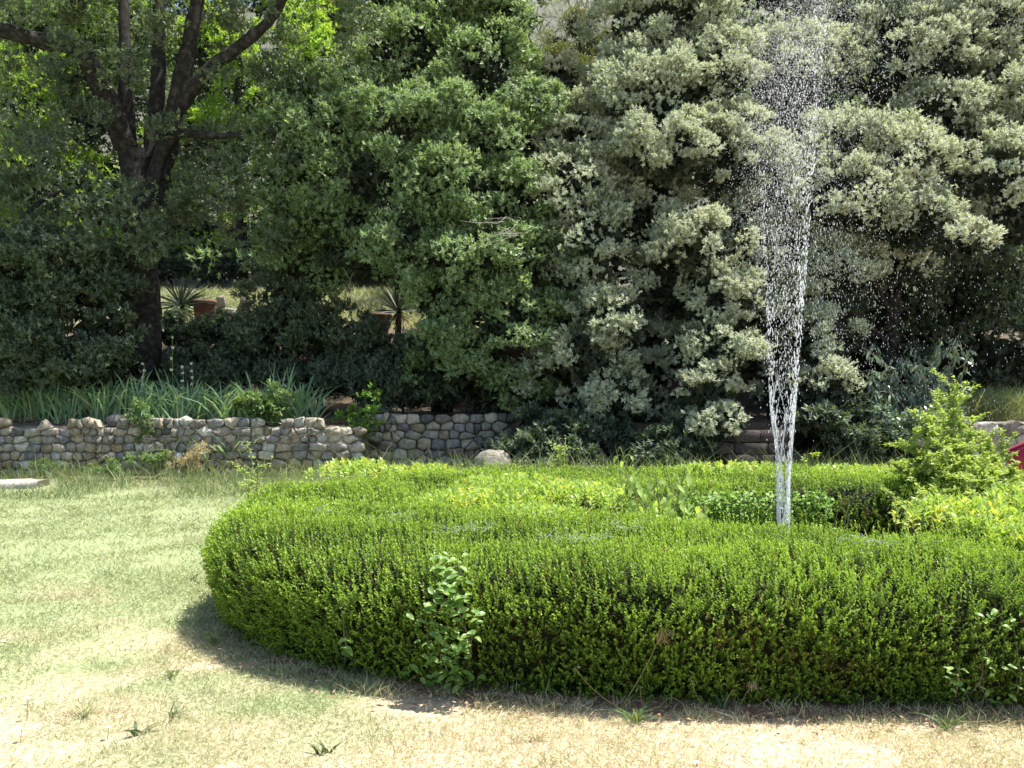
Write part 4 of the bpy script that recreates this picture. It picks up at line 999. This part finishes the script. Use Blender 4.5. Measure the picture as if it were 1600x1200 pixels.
# ------------------------------------------------------------------ plants growing in the hedge
def leaf_object_mesh(seed, L=1., W=.5, curl=.15, heart=False):
    rng = np.random.default_rng(seed); mb = MB(); k = 7; t = np.linspace(0, 1, k)
    w = np.sin(np.pi * t ** .8) ** .75 * W / 2 if not heart else np.array([.10, .42, .5, .40, .26, .12, 0]) * W
    w[0] = .02 * W; w[-1] = .01 * W
    z = -curl * t ** 2 + .05 * np.sin(t * 6 + seed)
    v = np.stack([np.stack([t * L, -w, z + w * .35], -1), np.stack([t * L, 0 * w, z], -1), np.stack([t * L, w, z + w * .35], -1)], 1).reshape(-1, 3)
    f = []
    for a in range(k - 1):
        f += [[a * 3, a * 3 + 3, a * 3 + 4, a * 3 + 1], [a * 3 + 1, a * 3 + 4, a * 3 + 5, a * 3 + 2]]
    mb.add(v, np.array(f), rng.random(), rng.random() * .3)
    return mb.mesh('leaf', smooth=True)
def place_leaf(me, root, pos, axis, nrm, s):
    ax = Vector(axis).normalized(); sd = Vector(nrm).cross(ax).normalized(); nn = ax.cross(sd)
    o = link('leaf', me, None, root)
    m = Matrix(((ax.x, sd.x, nn.x, 0), (ax.y, sd.y, nn.y, 0), (ax.z, sd.z, nn.z, 0), (0, 0, 0, 1)))
    o.matrix_local = Matrix.Translation(Vector([float(q) for q in pos]) - root.location) @ m @ Matrix.Scale(s, 4)
    return o
def hedge_front(x):
    return HC[1] - HB * (1 - abs((x - HC[0]) / HA) ** HN) ** (1 / HN)
# broad leaved climber on the near face
vm = [leaf_object_mesh(s, 1, .52, .12) for s in range(800, 806)]
for me in vm: me.materials.append(M['vine'])
def climber(label, cpx, spread, y0, y1, n, seed, size=.085):
    rng = np.random.default_rng(seed)
    x0 = (cpx - 800) / F * 4.5; g = (x0, hedge_front(x0) - .02 + .22, .0)
    root = thing('broad_leaved_climber', g, label, 'climber', 'broad leaved plants in the hedge')
    for q in range(max(2, n // 30)):
        mb = MB(); zt = rng.uniform(.3, .7); xx = x0 + rng.normal(0, .08)
        tube(mb, [(xx, hedge_front(xx) + .22, 0.), (xx + rng.normal(0, .05), hedge_front(xx) + .06, zt * .5), (xx + rng.normal(0, .06), hedge_front(xx) + .08, zt)], .006, .003, 5, 5)
        part('stem', mb, M['twig'], root)
    for q in range(n):
        py = rng.uniform(y0, y1); px = cpx + rng.normal(0, spread) * (1.15 if py > 950 else .7)
        d = 4.42
        for it in range(3):
            x = (px - 800) / F * d; z = EYE - (py - 600) / F * d
            e = np.interp(z, [0, .1, .22, .36, .48, .57, .64, .69, .71], [.17, .12, .06, .02, 0, .035, .11, .22, .36])
            d = hedge_front(x) + e - .075
        az = rng.uniform(-1.0, 4.1)
        ax = np.array([math.cos(az), -.55, .35 * math.sin(az) - .25]); nr = np.array([rng.normal(0, .3), -.45 + rng.normal(0, .2), 1.0])
        place_leaf(vm[q % 6], root, (x - ax[0] * .04, d, z), ax, nr, size * rng.uniform(.65, 1.15))
    return root
climber('broad glossy leaves of a climber on the near face of the hedge', 700, 24, 870, 1085, 170, 810, .058)
climber('lone pair of broad leaves low in the hedge near its rounded end', 540, 6, 985, 1020, 4, 811, .08)
climber('broad leaves low in the hedge at the right edge', 1560, 32, 1020, 1100, 30, 812, .042)
climber('small spray of broad leaves low in the hedge near the right edge', 1487, 10, 1040, 1075, 10, 813, .045)
climber('pale spray of broad leaves high on the near hedge face at the right edge', 1555, 18, 950, 990, 9, 814, .042)

# tall drooping pale leaved plant by the jet
rng = np.random.default_rng(820)
dm = [leaf_object_mesh(s, 1, .44, .30, True) for s in range(820, 825)]
for me in dm: me.materials.append(M['pale'])
gx = (1035 - 800) / F * 5.95; root = thing('drooping_weed', (gx, 5.95, 0), 'tall pale weed with big drooping leaves growing inside the hedge ring beside the jet', 'plant')
tops = [(972, 706), (975, 740), (1000, 735), (1070, 735), (1025, 745), (1020, 770), (1042, 735), (1060, 770), (1085, 765), (1010, 790), (980, 800), (1100, 790), (1050, 800)]
mb = MB()
for q, (px, py) in enumerate(tops):
    mb = MB(); d = 5.95 + rng.normal(0, .14); t = P(px, py, d); b = np.array([gx + rng.normal(0, .20), d, .15])
    mid = (t + b) / 2 + np.array([rng.normal(0, .06), 0, .05])
    tube(mb, [b, mid, t, t + np.array([-.03, 0, .0])], .005, .003, 5, 6)
    c = catmull([b, mid, t], 10)
    for w in range(18):
        pt = c[int((.40 + .59 * w / 17) * (len(c) - 1))]; az = rng.uniform(0, 6.28)
        pet = pt + np.array([math.cos(az) * .045, math.sin(az) * .045, .02])
        tube(mb, [pt, (pt + pet) / 2 + np.array([0, 0, .012]), pet], .003, .002, 4, 3)
        place_leaf(dm[(q + w) % 5], root, pet, (math.cos(az) * .55, math.sin(az) * .4, -.75 + rng.normal(0, .2)), (.35 * math.cos(az), -.8 + rng.normal(0, .2), .55), rng.uniform(.055, .115))
    part('stem', mb, M['stem'], root)

# brighter broad leaved privet patches on the hedge top
def privet(label, boxes, n, L, W, seed, mat='privet'):
    rng = np.random.default_rng(seed); mb = MB(); mbs = MB()
    cx = np.mean([(b[0] + b[1]) / 2 for b in boxes]); cyy = np.mean([(b[2] + b[3]) / 2 for b in boxes])
    root = thing('privet_patch', (cx, cyy, 0), label, 'shrub', 'privet in the hedge')
    per = n // len(boxes)
    for (x0, x1, y0, y1, z0, z1) in boxes:
        k = per // 9
        x = rng.uniform(x0, x1, k); y = rng.uniform(y0, y1, k)
        u = (2 * (x - x0) / (x1 - x0) - 1) ** 2 + (2 * (y - y0) / (y1 - y0) - 1) ** 2
        kp = u < rng.uniform(.5, 1.25, k); x, y, u = x[kp], y[kp], u[kp]; k = len(x)
        z = z0 + (z1 - z0) * np.sqrt(np.clip(1 - .8 * u, .05, 1)) * rng.uniform(.75, 1.12, k)
        ax = nrmz(np.stack([rng.normal(0, .3, k), rng.normal(-.1, .3, k), np.ones(k)], -1))
        for q in range(k):
            if q % 3 == 0: tube(mbs, [(x[q], y[q], .45), (x[q], y[q], z[q])], .004, .002, 4, 2)
        r0 = rng.uniform(.2, .9, k); ti = (rng.random(k) < .15) * rng.uniform(.3, 1, k)
        ref = nrmz(np.cross(ax, rng.normal(size=(k, 3)))); r2 = np.cross(ax, ref)
        for q in range(9):
            a = q * 1.57 + (q // 2) * .8 + rng.normal(0, .3, k)
            lat = ref * np.cos(a)[:, None] + r2 * np.sin(a)[:, None]; t = q / 8
            leaf_quads(mb, np.stack([x, y, z], -1) - ax * (.09 * (1 - t)), lat * .9 + ax * (.5 + .8 * t), ax - lat * .4 + rng.normal(size=(k, 3)) * .2, L * rng.uniform(.7, 1.15, k), W * rng.uniform(.8, 1.1, k), .2, np.clip(r0 + rng.normal(0, .1, k), 0, 1), ti)
    part('foliage', mb, M[mat], root, kind='stuff'); part('stems', mbs, M['stem'], root, kind='stuff')
def wx(px, d): return (px - 800) / F * d
privet('bright broad leaved privet patch on the hedge top left of the jet', [(wx(650, 6.6), wx(850, 6.6), 6.2, 7.0, .69, .80), (wx(800, 7.0), wx(1000, 7.0), 6.6, 7.5, .69, .80), (wx(700, 7.6), wx(900, 7.6), 7.2, 8.3, .69, .79), (wx(780, 6.0), wx(900, 6.0), 5.7, 6.2, .69, .76)], 6500, .052, .024, 830)
privet('tall bright privet growing over the hedge at the right edge', [(wx(1420, 5.6), wx(1600, 5.6), 5.2, 6.1, .68, .85), (wx(1540, 5.8), wx(1720, 5.8), 5.3, 6.2, .7, .92), (wx(1560, 5.0), wx(1700, 5.0), 4.9, 5.4, .68, .76)], 9000, .06, .022, 831)
privet('light privet sprigs along the far left rim of the hedge', [(wx(480, 8.6), wx(640, 8.9), 8.3, 9.0, .68, .84), (wx(600, 9.2), wx(720, 9.2), 8.9, 9.3, .68, .76)], 2600, .055, .028, 832)
privet('light privet sprigs along the far rim of the hedge behind the jet', [(wx(1040, 9.1), wx(1250, 9.1), 8.7, 9.3, .69, .79), (wx(1230, 9.0), wx(1420, 9.0), 8.6, 9.2, .69, .77)], 3200, .05, .026, 833)
# ivy on the inner face of the far hedge
rng = np.random.default_rng(840); mb = MB()
root = thing('ivy_screen', (wx(1180, 7.5), 7.5, 0), 'glossy small leaved ivy covering the far inner face of the hedge ring', 'ivy')
k = 3000; px = rng.uniform(1060, 1300, k); x = (px - 800) / F * 7.5
yy = IC[1] + IB * np.sqrt(np.clip(1 - ((x - IC[0]) / IA) ** 2, .02, 1)); z = rng.uniform(.15, .68, k)
pos = np.stack([x, yy - .10 + rng.normal(0, .035, k) + .10 * (z > .66), z], -1)
ax = np.stack([rng.normal(0, .6, k), -np.abs(rng.normal(.7, .3, k)), rng.normal(-.1, .5, k)], -1)
leaf_quads(mb, pos, ax, np.array([0, -.45, .9]) + rng.normal(size=(k, 3)) * .35, rng.uniform(.03, .055, k), rng.uniform(.022, .036, k), .15, np.clip(rng.normal(.5, .25, k), 0, 1), (rng.random(k) < .1) * .7)
part('foliage', mb, M['ivy'], root, kind='stuff')
mb = MB()
for q in range(24):
    xx = rng.uniform(.95, 3.4) + .3; y0 = IC[1] + IB * math.sqrt(max(.02, 1 - ((xx - IC[0]) / IA) ** 2)) - .03
    tube(mb, [(xx, y0, 0), (xx + rng.normal(0, .05), y0 - .03, .35), (xx + rng.normal(0, .08), y0 - .02, .68)], .006, .003, 4, 4)
part('stems', mb, M['twig'], root, kind='stuff')

# feathery sapling growing out of the hedge
def feather(name, label, base, tops, n, L, W, seed, mat='sap', side=7, group=None):
    rng = np.random.default_rng(seed); root = thing(name, base, label, 'sapling', group)
    ml = MB()
    for t in tops:
        mb = MB(); b = np.array(base) + rng.normal(0, .06, 3) * np.array([1, 1, 0]); t = np.array(t)
        mid = b * .5 + t * .5 + np.array([0, 0, .06]) + rng.normal(0, .03, 3)
        tube(mb, [b, mid, t], .009, .0025, 5, 6)
        c = catmull([b, mid, t], 12); m = len(c); tl = np.linalg.norm(t - b)
        segs = [c[int(m * .3):]]
        for s in range(side):
            st = c[int(m * rng.uniform(.3, .92))]; dr = nrmz(nrmz(t - b) * .6 + rng.normal(size=3) * np.array([.9, .7, .5])); e = st + dr * tl * rng.uniform(.12, .3)
            tube(mb, [st, (st + e) / 2 + rng.normal(0, .01, 3), e], .004, .0015, 4, 3); segs.append(catmull([st, (st + e) / 2, e], 8))
        for s in segs:
            k = max(6, int(n * len(s) / 20)); ii = rng.integers(0, len(s), k); pos = s[ii] + rng.normal(0, .008, (k, 3))
            dirn = nrmz(s[-1] - s[0]); ax = nrmz(rng.normal(size=(k, 3)) * np.array([1, .8, .5]) + dirn * .6 + np.array([0, 0, .1]))
            leaf_quads(ml, pos, ax, np.array([0, 0, 1.]) + rng.normal(size=(k, 3)) * .5, L * rng.uniform(.6, 1.2, k), W * rng.uniform(.7, 1.1, k), .15, rng.random(k), (rng.random(k) < .2) * .6)
        part('stem', mb, M['stem'], root)
    part('foliage', ml, M[mat], root, kind='stuff')
rng = np.random.default_rng(850)
tops = [P(1492, 592, 8.0), P(1500, 640, 8.0), P(1440, 640, 7.9), P(1462, 665, 7.8), P(1412, 690, 7.8), P(1520, 670, 8.1), P(1545, 690, 8.2), P(1570, 705, 8.2), P(1400, 735, 7.7), P(1440, 715, 7.6), P(1480, 690, 7.5), P(1530, 720, 7.5), P(1580, 735, 7.8), P(1500, 740, 7.3), P(1440, 770, 7.3), P(1560, 760, 7.4), P(1470, 790, 7.2), P(1395, 790, 7.4), P(1620, 740, 7.9), P(1510, 775, 7.2), P(1470, 640, 8.2), P(1540, 740, 7.3)]
feather('elm_sapling', 'feathery yellow green sapling rising out of the far right of the hedge', (wx(1500, 7.9), 7.9, .45), tops, 80, .040, .023, 851, side=14)
feather('hedge_sprout', 'thin feathery sprout standing above the far hedge rim in the middle', (wx(868, 9.1), 9.1, .6), [P(884, 682, 9.1), P(866, 700, 9.1), P(858, 708, 9.1), P(878, 705, 9.1)], 16, .034, .017, 852, side=4)
feather('hedge_sprout', 'light green sprout at the back left corner of the hedge', (wx(395, 8.4), 8.4, .1), [P(392, 710, 8.4), P(402, 720, 8.4), P(383, 728, 8.4), P(410, 740, 8.4), P(395, 735, 8.4)], 22, .036, .02, 853, side=4)
feather('hedge_sprout', 'short leafy sprout just right of the jet on the far hedge rim', (wx(1266, 9.0), 9.0, .65), [P(1268, 713, 9.0), P(1258, 722, 9.0)], 12, .04, .025, 854, 'privet', side=2)

# ------------------------------------------------------------------ spider webs spread on the hedge top
wl_ = ['broad white spider web lying on the hedge top near the middle', 'spider web on the hedge top above the climber', 'long spider web on the hedge top right of the jet', 'spider web on the hedge top near its rounded left end', 'faint small spider web below the left web on the hedge', 'faint spider web under the drooping weed']
for q, (px, py, w, h, tl) in enumerate([(895, 842, 62, 7, -.05), (722, 826, 52, 9, -.12), (1375, 846, 60, 8, .22), (515, 797, 40, 6, .0), (625, 808, 30, 6, -.05), (985, 822, 50, 6, -.12)]):
    d = F * (EYE - .74) / (py - 600); c = P(px, py, d); rx = w / F * d; ry = min(.16, h / F * d * d / (EYE - .74) * .8); rng = np.random.default_rng(860 + q); mb = MB()
    for s in range(55):
        a = rng.uniform(0, 6.28, 2); r = rng.random(2) ** .6
        p0 = np.array([r[0] * rx * math.cos(a[0]), r[0] * ry * math.sin(a[0]), 0]); p1 = p0 + np.array([rng.normal(0, rx * .22), rng.normal(0, ry * .5), 0])
        pp = []
        for p_ in (p0, p1):
            p_ = p_ * np.array([1, 1, 1]); rr = (p_[0] / rx) ** 2 + (p_[1] / ry) ** 2
            pp.append(np.array([c[0] + p_[0], c[1] + p_[1] - tl * p_[0] * 2.0, .738 + .012 * min(rr, 1.5) + rng.normal(0, .012)]))
        tube(mb, pp, .0005, .0005, 3, 1)
    tag(part('spider_web', mb, M['silk']), wl_[q], 'spider web', 'webs on the hedge top')

# ------------------------------------------------------------------ fountain
JX, JY = wx(1226, 6.6), 6.6
root = thing('fountain', (JX, JY, 0), 'tall white fountain jet rising from inside the hedge ring', 'fountain')
mb = MB(); lathe(mb, (IC[0], IC[1], 0), [(.82, 0), (.82, .2), (.78, .24), (.70, .24), (.68, .2), (.68, 0)], 40); part('basin_rim', mb, M['shingle'], root, smooth=True)
mb = MB(); lathe(mb, (IC[0], IC[1], 0), [(.69, .14), (.4, .14), (.0, .14)], 40); part('pool_water', mb, M['pool'], root, smooth=True)
mb = MB(); lathe(mb, (JX, JY, 0), [(.05, 0), (.05, .2), (.03, .24), (.022, .34), (.015, .34), (.015, .3)], 14); part('nozzle', mb, M['blocks'], root, smooth=True)

OCT = np.array([[1, 0, 0], [0, 1, 0], [-1, 0, 0], [0, -1, 0], [0, 0, 1], [0, 0, -1.]]); OF = np.array([[0, 1, 4], [1, 2, 4], [2, 3, 4], [3, 0, 4], [1, 0, 5], [2, 1, 5], [3, 2, 5], [0, 3, 5]])
TET = np.array([[1, 1, 1], [-1, -1, 1], [-1, 1, -1], [1, -1, -1.]]) * .7; TF = np.array([[0, 1, 2], [0, 3, 1], [0, 2, 3], [1, 3, 2]])
def drops(mb, pos, r, stretch, shape=(OCT, OF), lean=None):
    V, Fc = shape; m = len(pos); k = len(V)
    s = np.stack([r, r, r * stretch], -1)
    v = pos[:, None] + V[None] * s[:, None]
    if lean is not None:
        v[..., 0] += (V[None, :, 2] * s[:, None, 2]) * lean[:, None]
    mb.add(v.reshape(-1, 3), (np.arange(m)[:, None, None] * k + Fc[None]).reshape(-1, 3))
rng = np.random.default_rng(900)
LE = np.array([[840, 1216], [760, 1214], [700, 1211], [640, 1204], [560, 1199], [450, 1196], [350, 1190], [250, 1187], [150, 1190], [50, 1195], [-200, 1195]], float)[::-1]
RE = np.array([[840, 1233], [760, 1234], [700, 1238], [640, 1243], [560, 1250], [450, 1258], [350, 1266], [250, 1274], [150, 1281], [50, 1291], [-200, 1310]], float)[::-1]
def edge_x(E, py): return np.interp(py, E[:, 0], E[:, 1])
def to_world(px, py, d): return np.stack([(px - 800) / F * d, d, EYE - (py - 600) / F * d], -1)
mb = MB()
# solid rising strands: long water ribs along both rims of the jet
def strands(n, side, y0, y1, jit, rmin, rmax, st, dj):
    py = y0 + (y1 - y0) * rng.random(n) ** .6
    l, r = edge_x(LE, py), edge_x(RE, py)
    if side == 'l': px = l + np.abs(rng.normal(0, jit, n))
    elif side == 'r': px = r - np.abs(rng.normal(0, jit, n))
    else: px = l + (r - l) * rng.random(n)
    d = JY + rng.normal(0, dj, n) * (r - l) / 40
    lean = np.where(px < (l + r) / 2, -.06, .10) * np.clip((700 - py) / 300, 0, 1)
    drops(mb, to_world(px, py, d), rng.uniform(rmin, rmax, n), rng.uniform(*st, n), lean=lean)
strands(180, 'l', 600, 845, 4, .0018, .0042, (4, 10), .03)
strands(250, 'r', 600, 845, 4, .0018, .0046, (4, 10), .03)
strands(80, 'm', 640, 845, 4, .0018, .004, (4, 10), .03)
strands(260, 'r', 420, 660, 7, .0018, .0048, (3, 6), .06)
strands(270, 'r', 200, 480, 11, .0018, .0045, (2.4, 5), .08)
strands(150, 'l', 440, 660, 7, .0018, .0042, (3, 6), .06)
strands(120, 'l', 250, 500, 11, .0018, .004, (2.4, 5), .08)
strands(170, 'm', 200, 680, 9, .0018, .004, (2.4, 5), .08)
strands(420, 'r', -60, 320, 20, .0018, .0045, (1.6, 3.4), .10)
part('rising_jet', mb, M['spray'], root, smooth=True, kind='stuff')
# joined ropes of clear water at the foot of the jet
mb = MB()
for q in range(9):
    pys = np.linspace(848, 560 + 60 * rng.random(), 15); sgn = rng.uniform(0, 1)
    pts = [to_world(edge_x(LE, y_) + (edge_x(RE, y_) - edge_x(LE, y_)) * np.clip(sgn + .16 * math.sin(y_ * .045 + q * 1.7), 0, 1), y_, JY + .012 * math.cos(y_ * .05 + q)) for y_ in pys]
    tube(mb, pts, .0075, .0022, 6, 4, .35, rng)
part('water_ropes', mb, M['rope'], root, smooth=True)
# falling drops round the jet and away to the side
mb = MB()
n = 2900; py = rng.uniform(60, 720, n); l, r = edge_x(LE, py), edge_x(RE, py); px = rng.normal((l + r) / 2 - 2, (r - l) * .36, n); d = JY + rng.normal(0, .22, n)
keep = rng.random(n) < np.clip((740 - py) / 260, .1, 1)
drops(mb, to_world(px, py, d)[keep], rng.uniform(.0013, .0036, keep.sum()), rng.uniform(1.8, 4.2, keep.sum()), lean=rng.normal(.02, .04, keep.sum()))
n = 4600; px = 1270 + rng.exponential(110, n); py = rng.uniform(-40, 720, n); keep = (px < 1640) & (py < 560 + .5 * (px - 1285)) ; px, py = px[keep], py[keep]; n = len(px)
drops(mb, to_world(px, py, JY + rng.normal(.1, .45, n)), rng.uniform(.0009, .0021, n), rng.uniform(2.5, 5, n), lean=rng.normal(-.12, .05, n))
part('falling_drops', mb, M['mist'], root, smooth=True, kind='stuff')
# fine spray veil near the top
mb = MB()
n = 22000; py = rng.uniform(-120, 470, n); l, r = edge_x(LE, py), edge_x(RE, py); px = rng.normal((l + r) / 2 - 4, (r - l) * .38, n); keep = rng.random(n) < np.clip((470 - py) / 330, 0, 1)
n2 = 6000; px2 = 1270 + rng.exponential(80, n2); py2 = -100 + rng.exponential(170, n2)
n3 = 2500; px3 = 1195 - rng.exponential(25, n3); py3 = rng.uniform(-60, 420, n3)
px = np.concatenate([px[keep], px2, px3]); py = np.concatenate([py[keep], py2, py3]); n = len(px)
drops(mb, to_world(px, py, JY + rng.normal(0, .35, n)), rng.uniform(.0010, .0026, n), rng.uniform(1, 2.2, n), (TET, TF))
part('fine_spray', mb, M['mist'], root, kind='stuff')

# ------------------------------------------------------------------ lawn weeds, flowers, dry stalks
def rosette(label, px, py, n, L, W, seed, mat='weed', up=.55, group=None, name='lawn_weed'):
    d = F * EYE / (py - 600); x = (px - 800) / F * d; z = float(th(x, d)); rng = np.random.default_rng(seed); mb = MB()
    for q in range(n):
        a = rng.uniform(0, 6.28); sword_leaf(mb, rng, (x + rng.normal(0, .012), d + rng.normal(0, .012), z), a, rng.uniform(.25, 1.0), L * rng.uniform(.6, 1.1), W * rng.uniform(.7, 1.1), rng.random(), float(rng.random() < .15), rng.uniform(.3, 1.2))
    tag(part(name, mb, M[mat]), label, 'weed', group)
M['darkweed'] = leaf_mat('dark_weed_leaf', (.045, .08, .035), (.11, .16, .07), (.2, .2, .1), (1.2, 1.3, .6), .25, .5, .3)
for q, (lab, px, py, n, L, W, mt) in enumerate([
    ('dark leaved plantain low in the bottom left lawn', 222, 1146, 9, .075, .020, 'darkweed'), ('dark plantain at the bottom edge of the lawn', 508, 1178, 7, .075, .018, 'darkweed'),
    ('dark small plantain left of the hedge end', 302, 910, 6, .09, .016, 'darkweed'), ('green grass tuft in the hedge shadow at the rounded end', 335, 1010, 22, .16, .010, 'weed'),
    ('spreading grass weed low in the bottom left lawn', 130, 1120, 30, .15, .005, 'grass'), ('small green tuft beside the spreading grass weed', 275, 1120, 12, .09, .009, 'darkweed'),
    ('blue green grass tuft on bare ground before the hedge', 992, 1133, 34, .12, .007, 'weed'), ('grass tuft at the hedge foot near the right edge', 1478, 1140, 26, .13, .007, 'weed'),
    ('green weed patch in the middle of the lawn', 268, 1058, 30, .07, .006, 'weed'), ('dry tuft below the hedge', 840, 1160, 20, .07, .006, 'drygrass'),
    ('tuft at the hedge foot between the dry stalks', 1345, 1108, 28, .13, .006, 'shadegrass'), ('pale tuft at the hedge foot under the dead hedge patch', 1130, 1108, 22, .13, .007, 'shadegrass')]):
    rosette(lab, px, py, n, L, W, 950 + q, mt)
# white flower heads
fl = ['white flower head lying in the lawn beside the dark plantain', 'white flower on a stalk at the left of the lawn', 'small white flower low at the left lawn edge', 'small white flower at the left edge of the lawn, farther back', 'white flower at the bottom of the lawn near the middle']
for q, (px, py, hh) in enumerate([(168, 1137, .05), (42, 1092, .10), (32, 1140, .05), (5, 1003, .06), (1088, 1192, .02)]):
    d = F * (EYE - hh) / (py - 600); c = P(px, py, d); rng = np.random.default_rng(970 + q); zg = float(th(c[0], d))
    root = thing('white_flower', (c[0], d, zg), fl[q], 'flower', 'white flowers in the lawn')
    mb = MB(); tube(mb, [(c[0], d, zg), (c[0] + .005, d, c[2])], .0022, .0018, 4, 2); part('stem', mb, M['stem'], root)
    mb = MB(); k = 14; a = np.linspace(0, 6.28, k, endpoint=False); ax = np.stack([np.cos(a), np.sin(a), .35 + .2 * rng.random(k)], -1)
    leaf_quads(mb, np.repeat(c[None], k, 0), ax, np.repeat(np.array([[0, 0, 1.]]), k, 0), .016, .008, .1); part('petals', mb, M['petal'], root)
# dry arching stalks at the hedge foot
dl = ['dry grass stalk leaning against the hedge with a drooping seed head', 'dry arching stalk left of the drooping seed head', 'short dry bent stalk at the hedge foot', 'upright thin dry stalk at the hedge foot', 'dry stalk bending out of the dead hedge patch', 'dry stalk at the hedge foot near the right edge', 'pair of thin dry stalks rising beside the pale tuft']
for q, (p0, p1, p2, hd) in enumerate([((972, 1105), (1010, 1040), (1035, 985), 1), ((955, 1100), (925, 1075), (898, 1045), 0), ((1030, 1105), (1050, 1090), (1078, 1108), 0), ((1002, 1118), (1002, 1095), (1000, 1078), 0), ((1108, 1108), (1090, 1090), (1080, 1062), 0), ((1545, 1108), (1540, 1090), (1532, 1070), 0), ((1155, 1105), (1165, 1085), (1175, 1070), 1)]):
    rng = np.random.default_rng(980 + q); ps = []
    for k, (px, py) in enumerate((p0, p1, p2)):
        d = 4.33 - .03 * k; ps.append(P(px, py, d))
    ps[0][2] = max(ps[0][2], 0.0)
    root = thing('dry_stalk', ps[0], dl[q], 'stalk', 'dry stalks at the hedge foot')
    mb = MB(); tube(mb, ps, .0022, .0012, 4, 6); part('stem', mb, M['drygrass'], root)
    mb = MB(); k = 60 if hd else 8
    t = ps[2]; base = t + rng.normal(0, .012, (k, 3)); ax = np.stack([rng.normal(.2, .5, k), rng.normal(0, .3, k), -np.abs(rng.normal(.8, .3, k)) if hd else rng.normal(0, .6, k)], -1)
    leaf_quads(mb, base, ax, rng.normal(size=(k, 3)), rng.uniform(.03, .10, k) if hd and q == 0 else rng.uniform(.01, .03, k), .004, .1, rng.random(k), rng.random(k)); part('seed_head', mb, M['drygrass'], root)
